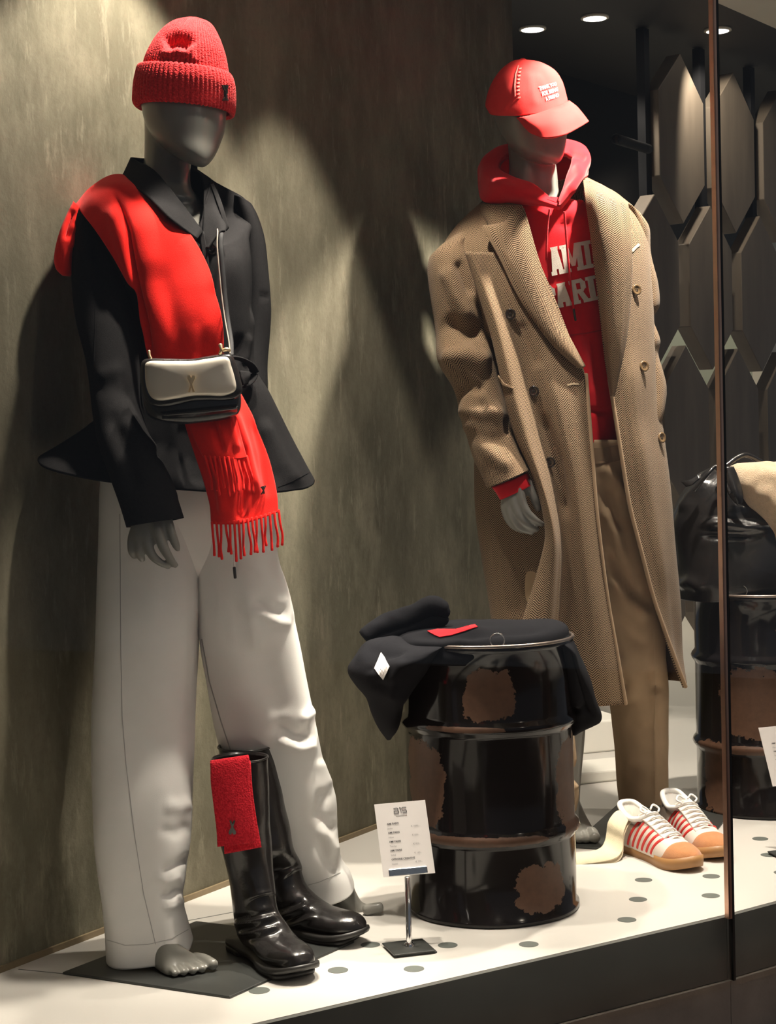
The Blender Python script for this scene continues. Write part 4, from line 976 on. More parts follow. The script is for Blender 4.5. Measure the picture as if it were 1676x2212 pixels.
slL = tube('sleeve', [(505,424,545,442,3.44,.05), (508,455,558,470,3.45,.06), (516,520,572,520,3.46,.062), (520,590,581,590,3.465,.062), (522,660,585,660,3.47,.062), (520,730,583,730,3.465,.06), (515,790,579,790,3.455,.06), (500,860,577,855,3.44,.06), (480,920,560,920,3.42,.05)], WOOL_CHAR, jk, 56, 80, 2.1, creases=[([(560,640),(584,640)],6,-.003)], wob=[((7, 7, 7), 0.004, 5.7)], thick=0.005)
# collar: two pointed wings folding over
surf('collar', [[(424,350,3.50),(360,344,3.505),(312,345,3.49),(286,342,3.455),(300,352,3.43),(334,372,3.375),(382,430,3.315),(436,502,3.296)],
                [(426,368,3.515),(360,362,3.52),(305,362,3.505),(277,362,3.455),(288,378,3.39),(327,402,3.325),(377,452,3.285),(430,510,3.282)],
                [(428,390,3.52),(360,385,3.525),(298,384,3.51),(266,384,3.45),(287,402,3.355),(324,432,3.285),(368,476,3.252),(424,518,3.266)]], WOOL_CHAR, jk, 60, 16, thick=0.004)
surf('collar', [[(412,362,3.49),(432,376,3.46),(440,400,3.40),(440,440,3.335),(438,500,3.298),(436,540,3.290)],
                [(424,366,3.50),(450,384,3.46),(462,420,3.375),(466,460,3.318),(460,505,3.293),(446,535,3.283)],
                [(432,372,3.505),(462,392,3.46),(476,430,3.37),(489,492,3.300),(474,500,3.285),(447,536,3.277)]], WOOL_CHAR, jk, 50, 16, thick=0.004)
surf('collar_underlay', [[(455,398,3.40),(470,440,3.335),(488,498,3.302)],[(462,396,3.40),(480,440,3.335),(494,490,3.304)]], WOOL_CHAR, jk, 16, 8, thick=0.003)
# skin side of the shirt neck: placket edge below the collar
surf('placket', [[(430,500,3.296),(438,560,3.282),(446,640,3.276),(452,760,3.275)],[(440,500,3.294),(450,560,3.280),(458,640,3.274),(464,760,3.273)]], WOOL_CHAR, jk, 30, 6, thick=0.003)
def button(c, r, m, parent, tilt=(0, -1, 0.1), nm='button'):
    nrm = np.array(tilt, float); nrm /= np.linalg.norm(nrm); a = np.cross(nrm, [0, 0, 1]); a /= np.linalg.norm(a); b = np.cross(a, nrm)
    pr = [(0.001, .0012), (r*0.45, .0012), (r*0.62, .0022), (r*0.85, .0034), (r, .0022), (r, 0.0), (r*.9, -.0012)]
    th = np.linspace(0, 2*math.pi, 24, endpoint=False)
    V = np.array([[c+nrm*h+q*(math.cos(t)*a+math.sin(t)*b) for t in th] for q, h in pr])
    o = grid_obj(nm, V, m, parent, closed=True, capA=True)
    hs = []
    for k in range(4): hs.append(sweep([c+nrm*.0012+r*.2*(math.cos(k*1.57+.8)*a+math.sin(k*1.57+.8)*b), c+nrm*.0019+r*.2*(math.cos(k*1.57+.8)*a+math.sin(k*1.57+.8)*b)], [r*.09], 6, 4))
    put('button_hole', *join(hs), RUBBER, o)
    return o
bvJ = wvf([jt])
def on(bvh, u, v, lift, fy): return stick(bvh, [(u, v)], lift, fy)[0]
button(on(bvJ, 455, 541, 0.004, 3.28), 0.0105, BUTTON, jk, (0.3, -1, 0.05))
# waist belt with its loose loop at the side
rope('belt', [P(440,790,3.275), P(480,776,3.285), P(505,772,3.290), P(530,780,3.31), P(545,793,3.325), P(549,808,3.33), P(541,824,3.32), P(528,834,3.305)], [0.0105], WOOL_CHAR, jk, 12, 50, flat=0.35, up=(0, 0, 1))
surf('belt_end', [[(519,800,3.285),(540,803,3.30)],[(522,818,3.28),(541,812,3.295)],[(526,832,3.282),(536,830,3.295)]], WOOL_CHAR, jk, 8, 10, thick=0.004)
patch('hem_stitch', bvJ, strip_quads([(600,1052),(630,1040),(668,1020)], 1.5), WOOL_CHAR, jk, 0.0006, 0.0006, 8, 3.4)
patch('arm_seam', wvf([slR]), strip_quads([(170,540),(186,590),(204,625),(206,700),(203,780)], 1.5), WOOL_CHAR, jk, 0.0006, 0.0006, 8, 3.4)

# ---- red scarf
sc = thing('scarf', tuple(P(400, 805, 3.26)), 'long red fringed wool scarf draped over the charcoal jacket', 'scarf')
rowsS = [[(186,452,3.53),(205,420,3.53),(232,398,3.53),(262,394,3.53),(290,402,3.50)],
         [(170,444,3.45),(196,412,3.44),(228,388,3.44),(258,383,3.44),(286,394,3.43)],
         [(176,454,3.37),(206,424,3.345),(242,404,3.335),(276,402,3.345),(304,412,3.355)],
         [(198,482,3.325),(232,456,3.30),(268,440,3.295),(306,436,3.30),(338,444,3.312)],
         [(228,524,3.292),(262,500,3.275),(300,482,3.268),(338,470,3.272),(372,478,3.282)],
         [(262,580,3.272),(298,556,3.258),(336,534,3.252),(378,516,3.255),(412,512,3.265)],
         [(290,624,3.262),(328,606,3.248),(368,590,3.243),(412,574,3.247),(446,570,3.257)],
         [(300,664,3.258),(340,656,3.243),(382,648,3.238),(428,636,3.242),(464,628,3.252)],
         [(310,714,3.258),(348,714,3.243),(392,710,3.238),(438,702,3.240),(478,690,3.250)],
         [(322,768,3.262),(356,772,3.250),(396,772,3.244),(440,766,3.246),(482,752,3.254)],
         [(344,806,3.262),(370,810,3.252),(402,810,3.248),(440,806,3.250),(474,798,3.256)]]
crS = [([(246,415),(262,450),(280,500),(292,570),(304,630),(320,690),(334,780)],7,-.018),([(238,440),(262,510),(285,590),(300,640)],12,.007),([(300,430),(315,540),(345,660),(370,800)],26,.007),([(470,600),(436,700),(440,810)],18,-.004),([(330,560),(375,700),(395,810)],22,-.004)]
main = surf('drape', rowsS, FELT_RED, sc, 70, 150, creases=crS, wob=[((14, 14, 14), 0.003, 1.1)], thick=0.006, off=1)
tube('back_loop', [(160,436,184,458,3.40,.03), (146,462,176,478,3.385,.03), (132,496,166,506,3.375,.03), (122,530,161,534,3.37,.03), (118,560,159,562,3.37,.03), (122,582,158,584,3.37,.026), (134,595,152,596,3.37,.014)], FELT_RED, sc, 44, 50, 2.2, capA=True, capB=True, creases=[([(160,450),(150,480),(146,520)],7,-.014),([(160,480),(155,540)],6,.006)])
longend = surf('long_end', [[(392,880,3.255),(420,880,3.235),(455,880,3.225),(490,875,3.235),(522,850,3.255)],
                  [(402,930,3.245),(435,930,3.222),(470,930,3.215),(510,925,3.222),(550,908,3.245)],
                  [(420,985,3.235),(455,985,3.212),(495,985,3.205),(535,980,3.215),(574,972,3.240)],
                  [(438,1040,3.228),(472,1040,3.205),(512,1040,3.198),(552,1036,3.208),(591,1028,3.232)],
                  [(452,1090,3.222),(488,1090,3.198),(524,1088,3.192),(562,1080,3.202),(599,1072,3.225)],
                  [(456,1132,3.218),(490,1133,3.195),(526,1130,3.188),(564,1120,3.198),(602,1106,3.220)]], FELT_RED, sc, 60, 70, creases=[([(500,870),(530,960),(560,1080)],9,.012),([(520,960),(525,1060),(520,1130)],10,-.014),([(470,1000),(485,1120)],10,.008),([(545,900),(565,980),(580,1080)],8,-.006)], wob=[((16, 16, 16), 0.004, 3.3)], thick=0.005)
shortend = surf('short_end', [[(400,870,3.225),(440,870,3.205),(475,870,3.200),(500,868,3.215)],
                  [(410,925,3.215),(450,925,3.192),(485,925,3.188),(516,922,3.202)],
                  [(428,968,3.208),(465,970,3.186),(500,972,3.181),(528,968,3.195)],
                  [(440,988,3.206),(472,990,3.184),(504,991,3.179),(534,988,3.193)]], FELT_RED, sc, 44, 40, creases=[([(455,890),(480,985)],8,-.010),([(490,880),(515,980)],8,.008)], wob=[((18, 18, 18), 0.003, 8.3)], thick=0.005)
random.seed(3)
for k in range(16):
    f = k/15; u = 458+f*144; v = 1132-f*f*26-0*f; Y = 3.216-0.028*math.sin(math.pi*f); ln = 72+random.uniform(-10, 14)-8*f; jx = random.uniform(-5, 5)
    rope('fringe', [P(u, v-4, Y), P(u+2+jx*.3, v+ln*.35, Y-.002), P(u+4+jx, v+ln*.7, Y), P(u+5+jx*0.6, v+ln, Y)], [0.0026, 0.0024, 0.0024, 0.0028], FELT_RED, sc, 7, 16)
for k in range(10):
    f = k/9; u = 443+f*90; v = 988+2*math.sin(3*f); Y = 3.203-0.024*math.sin(math.pi*f); ln = 70+random.uniform(-10, 12); jx = random.uniform(-4, 4)
    rope('fringe', [P(u, v-3, Y), P(u+6+jx*.3, v+ln*.35, Y-.006), P(u+11+jx, v+ln*.7, Y-.004), P(u+13+jx*0.6, v+ln, Y-.006)], [0.0026, 0.0024, 0.0024, 0.0028], FELT_RED, sc, 7, 16)
emblem(sc, wvf([longend]), 563, 1053, 15, BUTTON, lift=0.0065, fallY=3.2)

# ---- red beanie
bn = thing('beanie', tuple(P(395, 240, 3.42)), 'red ribbed wool beanie with turned up cuff on the left mannequin', 'hat')
def ribs(n, amp): return lambda S, T, V: amp*np.abs(np.cos(S*math.pi*n))**0.8
crown_r = [(404,41,430,42,3.42,.012), (372,52,456,55,3.42,.040), (345,76,472,82,3.42,.066), (325,108,484,115,3.42,.084), (314,135,490,145,3.42,.092), (308,165,494,172,3.42,.096), (306,190,495,195,3.42,.096)]
tube('crown', crown_r, KNIT_RED, bn, 560, 70, 2.2, capA=True, disp=ribs(70, 0.0022), creases=[([(352,98),(378,86),(400,90),(412,108)],15,-.018),([(345,120),(385,110),(415,124)],9,.006),([(405,84),(414,110),(420,140)],8,.004)])
tube('cuff', [(307,150,492,162,3.42,.092,4), (300,146,498,163,3.42,.100,6), (296,160,503,174,3.42,.105,6), (292,180,506,190,3.42,.108,5), (290,205,507,215,3.42,.108,4), (290,222,506,236,3.42,.107,3), (296,230,503,247,3.42,.103,3), (306,229,496,243,3.42,.096,3)], KNIT_RED, bn, 560, 70, 2.2, disp=ribs(66, 0.0024))
q = [[(478,184),(491,185),(490,196),(481,196)], [(481,196),(490,196),(487,204),(483,204)], [(483,204),(487,204),(491,218),(479,218)]]
bvB = wvf([o for o in bn.children if o.name.startswith('cuff')])
patch('emblem', bvB, q, BUTTON, bn, 0.003, 0.002, 4, 3.3)

# ---- shoulder bag
hb = thing('shoulder_bag', tuple(P(412, 915, 3.20)), 'small black leather shoulder bag with painted sheen on its flap hanging over the red scarf', 'bag')
def pillow(name, outline, Y, th, bulge, m, parent, n=80, tilt=0.0, edge=0.92):
    o = curve(np.array(outline, float), n, True); c = o.mean(0)
    if True:
        lay = [(0.0, th), (edge, th), (0.99, th*0.82), (1.0, th*0.5), (0.99, th*0.18), (edge, -bulge*0.2), (edge*0.8, -bulge*0.62), (edge*0.5, -bulge*0.9), (0.2, -bulge), (0.0, -bulge)]
        R = []
        for k, dy in lay:
            kk = max(k, 0.002); R.append([P(c[0]+(p[0]-c[0])*kk, c[1]+(p[1]-c[1])*kk, Y+dy+tilt*(p[1]-c[1])*kk) for p in o])
        V = np.array(R); return grid_obj(name, V, m, parent, closed=True)
pillow('body', [(312,790),(360,782),(430,778),(490,776),(510,800),(520,850),(519,885),(502,902),(450,912),(390,916),(335,908),(312,885),(305,840)], 3.165, 0.055, 0.006, LEATHER, hb)
fl_out = [(312,776),(360,774),(412,775),(455,768),(496,764),(510,786),(520,820),(523,845),(512,860),(485,866),(450,866),(415,868),(380,876),(345,880),(318,870),(306,840),(303,800)]
pillow('flap_edge', fl_out, 3.150, 0.020, 0.004, LEATHER, hb)
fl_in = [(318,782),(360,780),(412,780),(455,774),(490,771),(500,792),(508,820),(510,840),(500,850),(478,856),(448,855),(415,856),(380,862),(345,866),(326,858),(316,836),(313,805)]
flap = pillow('flap', fl_in, 3.143, 0.012, 0.005, FLAP_SHEEN, hb, tilt=0.00006)
surf('lower_fold', [[(345,888,3.165),(400,884,3.158),(460,878,3.158),(512,872,3.165)],[(350,896,3.152),(400,892,3.146),(460,887,3.146),(514,880,3.152)],[(350,905,3.163),(400,902,3.157),(460,896,3.157),(512,890,3.163)]], LEATHER, hb, 40, 14, thick=0.004)
emblem(hb, wvf([flap]), 414, 817, 30, GOLD, lift=0.006, fallY=3.13, thick=0.003)
rope('strap_ring', [P(322,758,3.16), P(323,768,3.158), P(327,776,3.158)], [0.0026], GOLD, hb, 10, 12)
rope('strap_ring', [P(476,745,3.155), P(478,755,3.152), P(476,764,3.155)], [0.0040, 0.0028, 0.0040], GOLD, hb, 10, 14)
rope('strap_ring', [P(482,757,3.155), P(490,755,3.155), P(496,758,3.158)], [0.0035, 0.0042, 0.0030], GOLD, hb, 10, 14)
rope('strap', [P(497,764,3.165), P(494,735,3.20), P(486,690,3.235), P(479,640,3.250), P(473,580,3.258), P(469,530,3.268), P(470,498,3.290), P(466,470,3.37)], [0.0014], mat('pale strap edge', (0.16, 0.135, 0.11), 0.7, var=0.2), hb, 8, 60)
rope('strap', [P(500,766,3.17), P(499,735,3.215), P(492,690,3.245), P(486,640,3.258), P(481,580,3.266), P(477,530,3.275), P(478,498,3.296), P(472,470,3.37)], [0.0045], POLE, hb, 10, 60, flat=0.4)

# ================================================================== figure in the tweed coat
ym = 4.30
M_ = []
M_.append(closed_tube([(1110,150,1165,150,4.30,.03), (1078,175,1200,172,4.30,.07), (1062,205,1218,200,4.30,.088), (1062,235,1224,232,4.295,.092), (1072,265,1226,262,4.29,.090), (1086,292,1224,290,4.28,.082), (1105,318,1221,316,4.27,.068), (1132,338,1217,336,4.255,.048), (1160,350,1210,349,4.245,.026), (1180,355,1200,355,4.24,.010)], 56, 60, 2.3))
M_.append(closed_tube([(1095,250,1190,260,4.33,.06), (1098,320,1196,325,4.33,.062), (1100,370,1203,375,4.32,.062), (1090,415,1208,420,4.31,.066), (1070,440,1225,445,4.30,.075), (1040,480,1290,480,4.30,.09), (1060,600,1310,600,4.30,.10), (1100,760,1315,760,4.30,.095), (1130,900,1320,900,4.30,.09), (1130,1010,1330,1010,4.30,.095), (1150,1090,1320,1090,4.30,.08)], 48, 70))
M_.append(closed_tube([(1150,1040,1260,1040,4.28,.08), (1170,1250,1270,1250,4.25,.07), (1180,1420,1270,1420,4.23,.055), (1190,1560,1265,1560,4.21,.05), (1200,1680,1255,1680,4.20,.036), (1205,1760,1250,1760,4.19,.030), (1208,1800,1252,1800,4.185,.030)], 32, 50))
M_.append(closed_tube([(1240,1040,1350,1040,4.31,.08), (1300,1250,1400,1250,4.36,.07), (1330,1420,1420,1420,4.40,.055), (1345,1560,1425,1560,4.43,.05), (1360,1680,1420,1680,4.46,.036), (1372,1740,1418,1740,4.475,.030)], 32, 50))
M_.append(closed_tube([(950,530,1000,530,4.30,.04), (965,640,1020,640,4.27,.04), (985,760,1040,760,4.24,.04), (1010,870,1060,870,4.19,.034), (1045,960,1090,960,4.14,.028), (1075,1020,1130,1012,4.10,.024), (1084,1050,1140,1038,4.085,.020), (1088,1075,1142,1060,4.08,.017)], 30, 50))
M_.append(closed_tube([(1330,480,1375,490,4.33,.04), (1360,620,1400,620,4.37,.04), (1370,760,1410,760,4.36,.036), (1360,880,1410,870,4.30,.03), (1340,940,1380,935,4.26,.022)], 26, 30))
yh = 4.072
M_ += [finger([(1092,1072,yh),(1090,1098,yh-.004),(1098,1122,yh-.006),(1112,1138,yh-.004),(1130,1148,yh)], [.0105,.0098,.0092,.0085,.0062]),
       finger([(1099,1066,yh-.006),(1099,1095,yh-.012),(1110,1124,yh-.014),(1128,1142,yh-.010),(1150,1151,yh-.004)], [.0112,.0104,.0098,.0088,.0062]),
       finger([(1107,1060,yh-.010),(1111,1090,yh-.018),(1124,1118,yh-.020),(1142,1135,yh-.014),(1160,1145,yh-.006)], [.0115,.0108,.0100,.0090,.0066]),
       finger([(1120,1052,yh-.012),(1127,1082,yh-.020),(1138,1106,yh-.022),(1154,1122,yh-.018),(1172,1133,yh-.010)], [.0125,.0114,.0104,.0092,.0066]),
       finger([(1140,1040,yh),(1148,1062,yh-.006),(1156,1082,yh-.008),(1163,1101,yh-.006)], [.0120,.0108,.0100,.0080])]
M_.append(closed_tube([(1082,1056,1146,1036,yh,.018), (1084,1076,1140,1060,yh-.002,.018), (1086,1094,1134,1080,yh-.006,.014), (1092,1106,1128,1094,yh-.008,.009)], 28, 24))
# bare foot left of the sneakers, toes pointing at the glass
zf = 0.005; heel = G(1222, 1770, zf); bt = G(1250, 1816, zf); ax = bt-heel; ax /= np.linalg.norm(ax); sx_ = np.array([ax[1], -ax[0], 0])
M_.append((lambda V: (V.reshape(-1, 3), [tuple(f) for f in gridfaces(30, 32, True)]+[tuple(range(32)), tuple(range(29*32, 30*32))]))(foot_shell(heel, bt, [(0.0, .012, .05, .012, 0), (.08, .030, .085, .008, 0), (.3, .033, .090, .008, 0), (.6, .036, .070, .006, 0), (.85, .044, .042, .005, 0), (1.0, .046, .028, .005, 0), (1.06, .040, .022, .005, 0)], zf, 32, 30)))
for dx, ln, q in ((.034, .030, .0090), (.019, .038, .0095), (.003, .044, .0100), (-.013, .048, .0105), (-.033, .052, .0140)):
    a = bt+sx_*dx-ax*.012+np.array([0, 0, q+.004]); b = bt+sx_*dx*1.05+ax*ln*.72+np.array([0, 0, q])
    M_.append(sweep([a, (a+b)/2+np.array([0, 0, .004]), b], [q, q*.95, q], 14, 14))
heel = G(1380, 1752, zf); bt = G(1425, 1778, zf); ax = bt-heel; ax /= np.linalg.norm(ax); sx_ = np.array([ax[1], -ax[0], 0])
M_.append((lambda V: (V.reshape(-1, 3), [tuple(f) for f in gridfaces(30, 32, True)]+[tuple(range(32)), tuple(range(29*32, 30*32))]))(foot_shell(heel, bt, [(0.0, .012, .05, .012, 0), (.1, .030, .085, .008, 0), (.4, .033, .080, .008, 0), (.7, .040, .05, .006, 0), (1.0, .046, .028, .005, 0), (1.1, .040, .022, .005, 0)], zf, 32, 30)))
manM = body('mannequin', M_, (float(P(1250,1800,ym)[0]), ym, 0.005), 'grey faceless mannequin in the red cap and long tweed coat')

# ---- tan trousers
ct = thing('trousers', tuple(G(1300, 1800)), 'tan cotton trousers under the long tweed coat', 'trousers')
cr1 = [([(1300,1000),(1330,1040),(1345,1080)],12,0.018),([(1295,1050),(1325,1100),(1340,1150)],10,-0.015),([(1300,1090),(1330,1150),(1345,1220)],10,0.018),([(1310,1180),(1345,1250),(1380,1300)],14,-0.018),([(1320,1240),(1370,1310),(1410,1340)],14,0.015),([(1320,1330),(1360,1380),(1400,1400)],16,-0.012),([(1330,1420),(1370,1470),(1360,1520)],16,0.012),([(1400,1440),(1420,1500)],12,-0.012),([(1340,1640),(1400,1660),(1440,1640)],18,0.009),([(1345,1560),(1390,1580),(1440,1560)],16,-0.007),([(1415,1400),(1412,1560),(1416,1740)],5,0.006)]
legM1 = tube('trouser_leg', [(1225,950,1372,950,4.30,.11), (1226,1050,1380,1050,4.31,.115), (1240,1150,1395,1150,4.325,.115), (1262,1250,1412,1250,4.345,.112), (1290,1350,1428,1350,4.365,.108), (1312,1450,1440,1450,4.39,.10), (1322,1530,1443,1530,4.405,.095), (1328,1600,1442,1600,4.42,.09), (1332,1670,1442,1670,4.43,.088), (1336,1725,1441,1720,4.44,.088,4), (1340,1748,1440,1742,4.445,.088,8)], CHINO, ct, 72, 130, 2.2, creases=cr1, wob=[((9, 9, 5), 0.007, 2.9), ((20, 20, 10), 0.003, 5.9)], thick=0.003)
cr2 = [([(1225,1590),(1236,1640),(1232,1660)],8,.008),([(1228,1660),(1240,1665)],5,-.012),([(1230,1690),(1246,1705)],7,.008)]
legM2 = tube('trouser_leg', [(1110,950,1262,950,4.27,.11), (1112,1100,1262,1100,4.26,.11), (1128,1300,1258,1300,4.23,.10), (1142,1450,1252,1450,4.21,.09), (1150,1560,1238,1560,4.20,.085), (1158,1640,1244,1640,4.20,.08), (1165,1668,1236,1666,4.20,.075), (1168,1705,1249,1700,4.20,.078), (1172,1745,1246,1740,4.20,.075,6)], CHINO, ct, 60, 110, 2.2, creases=cr2, wob=[((9, 9, 9), 0.006, 4.9)], thick=0.003)
patch('crease_line', wvf([legM1]), strip_quads([(1412,1360),(1416,1500),(1412,1600),(1414,1730)], 2), mat('trouser crease thread', (0.42, 0.30, 0.19), 0.9, var=0), ct, 0.0006, 0.0006, 8, 4.3)
patch('waistband', wvf([legM1]), strip_quads([(1278,985),(1310,984),(1345,975)], 34), mat('tan waistband', (0.25, 0.165, 0.10), 0.9, var=0.1), ct, 0.002, 0.002, 8, 4.2)

# ---- red hoodie
hd = thing('hoodie', (float(P(1250,960,ym)[0]), ym, float(P(1250,970,ym)[2])), 'red hoodie with white AMI PARIS letters under the tweed coat', 'hoodie')
hcr = [([(1215,470),(1240,455),(1262,430)],10,.008),([(1200,480),(1230,490),(1265,470)],9,-.006),([(1240,700),(1260,780),(1275,880)],12,.006),([(1255,690),(1280,760),(1290,850)],10,-.006),([(1250,880),(1290,892),(1320,888)],6,-.006)]
hb_o = tube('torso', [(1085,432,1245,438,4.31,.085), (1050,455,1290,458,4.305,.105), (1040,500,1310,500,4.30,.118), (1062,600,1322,600,4.30,.122), (1085,700,1328,700,4.30,.122), (1110,800,1334,800,4.30,.118), (1130,870,1338,870,4.30,.116), (1136,890,1338,888,4.30,.110), (1140,925,1338,925,4.30,.110), (1146,958,1338,955,4.30,.108)], FLEECE_RED, hd, 80, 110, 2.3, creases=hcr, wob=[((9, 9, 6), 0.004, 6.6)], thick=0.004)
hood_rows = [[(1208,455,4.175),(1206,446,4.165),(1203,438,4.172)],
   [(1132,442,4.185),(1142,424,4.150),(1160,404,4.19)],
   [(1050,438,4.24),(1078,398,4.19),(1112,384,4.235)],
   [(1033,408,4.33),(1041,368,4.31),(1078,360,4.30)],
   [(1046,352,4.42),(1066,320,4.41),(1098,332,4.37)],
   [(1150,420,4.50),(1160,305,4.48),(1160,335,4.42)],
   [(1258,385,4.46),(1246,304,4.43),(1226,330,4.38)],
   [(1263,384,4.36),(1273,336,4.34),(1234,346,4.32)],
   [(1246,412,4.26),(1252,384,4.215),(1220,390,4.235)],
   [(1214,452,4.178),(1209,442,4.160),(1205,434,4.172)]]
hood = surf('hood', hood_rows, FLEECE_RED, hd, 24, 110, wob=[((14, 14, 14), 0.006, 3.9)], thick=0.012, creases=[([(1240,350),(1255,380),(1225,420)],9,.008),([(1225,330),(1250,335),(1268,345)],6,-.008)])
rope('drawstring', [P(1187,452,4.16), P(1183,480,4.165), P(1181,520,4.168), P(1180,560,4.170)], [0.0026], FLEECE_RED, hd, 8, 24)
rope('drawstring', [P(1219,458,4.155), P(1222,500,4.158), P(1227,560,4.162), P(1233,620,4.165), P(1239,668,4.168)], [0.0028], FLEECE_RED, hd, 8, 40)
rope('drawstring_tip', [P(1239,668,4.166), P(1243,692,4.166)], [0.0030], STEEL_D, hd, 8, 8)
bvH = wvf([hb_o])
LET = {
 'A': [[(.30, 0), (.70, 0), (.36, 1), (.04, 1)], [(.30, 0), (.70, 0), (.96, 1), (.64, 1)], [(.2, .62), (.8, .62), (.8, .80), (.2, .80)], [(0, .86), (.42, .86), (.42, 1), (0, 1)], [(.58, .86), (1, .86), (1, 1), (.58, 1)], [(.22, 0), (.78, 0), (.74, .12), (.26, .12)]],
 'M': [[(.06, 0), (.30, 0), (.30, 1), (.06, 1)], [(.70, 0), (.94, 0), (.94, 1), (.70, 1)], [(.10, 0), (.34, 0), (.58, .8), (.42, .8)], [(.66, 0), (.90, 0), (.58, .8), (.42, .8)], [(0, 0), (.34, 0), (.34, .13), (0, .13)], [(.66, 0), (1, 0), (1, .13), (.66, .13)], [(0, .87), (.36, .87), (.36, 1), (0, 1)], [(.64, .87), (1, .87), (1, 1), (.64, 1)]],
 'I': [[(.22, 0), (.78, 0), (.78, 1), (.22, 1)], [(0, 0), (1, 0), (1, .14), (0, .14)], [(0, .86), (1, .86), (1, 1), (0, 1)]],
 'P': [[(.10, 0), (.40, 0), (.40, 1), (.10, 1)], [(0, .86), (.55, .86), (.55, 1), (0, 1)], [(0, 0), (.75, 0), (.9, .16), (0, .16)], [(.68, .06), (.98, .16), (.98, .44), (.68, .52)], [(.35, .44), (.9, .44), (.72, .60), (.35, .60)]],
 'R': [[(.10, 0), (.38, 0), (.38, 1), (.10, 1)], [(0, .86), (.48, .86), (.48, 1), (0, 1)], [(0, 0), (.72, 0), (.88, .16), (0, .16)], [(.62, .06), (.92, .14), (.92, .42), (.62, .50)], [(.35, .42), (.85, .42), (.70, .58), (.35, .58)], [(.42, .55), (.70, .52), (1, .95), (.72, 1)], [(.66, .86), (1.02, .86), (1.02, 1), (.66, 1)]],
 'S': [[(.12, 0), (.9, 0), (.9, .17), (.12, .17)], [(.0, .08), (.30, .08), (.30, .5), (0, .46)], [(.08, .40), (.7, .42), (.92, .60), (.1, .58)], [(.68, .5), (.98, .54), (.98, .92), (.68, .92)], [(.06, .83), (.9, .83), (.9, 1), (.06, 1)], [(.72, 0), (.92, 0), (.92, .32), (.72, .32)], [(.04, .68), (.24, .68), (.24, 1), (.04, 1)]]}
def word(letters, TL, TR, BR, BL):
    TL, TR, BR, BL = map(np.array, (TL, TR, BR, BL)); qs = {}
    for ch, x0, x1 in letters:
        o = []
        for q in LET[ch]:
            o.append([(1-(x0+(x1-x0)*a))*(1-b)*TL+(x0+(x1-x0)*a)*(1-b)*TR+(x0+(x1-x0)*a)*b*BR+(1-(x0+(x1-x0)*a))*b*BL for a, b in q])
        patch('letter', bvH, o, FLOCK, hd, 0.0022, 0.002, 5, 4.18)
word([('A', -.02, .30), ('M', .27, .80), ('I', .80, 1.0)], (1183, 536), (1273, 519), (1281, 578), (1194, 596))
word([('P', 0, .21), ('A', .19, .42), ('R', .42, .67), ('I', .66, .80), ('S', .81, 1.0)], (1166, 622), (1312, 588), (1321, 641), (1176, 672))
patch('pocket_seam', bvH, strip_quads([(1232,724),(1265,720),(1305,712)], 3), mat('hoodie seam', (0.40, 0.008, 0.014), 0.95, var=0), hd, 0.001, 0.001, 6, 4.18)
tube('cuff', [(1062,1052,1140,1020,4.088,.034), (1072,1066,1146,1034,4.082,.034), (1080,1080,1151,1046,4.076,.030)], FLEECE_RED, hd, 40, 8, 2.1, thick=0.004)

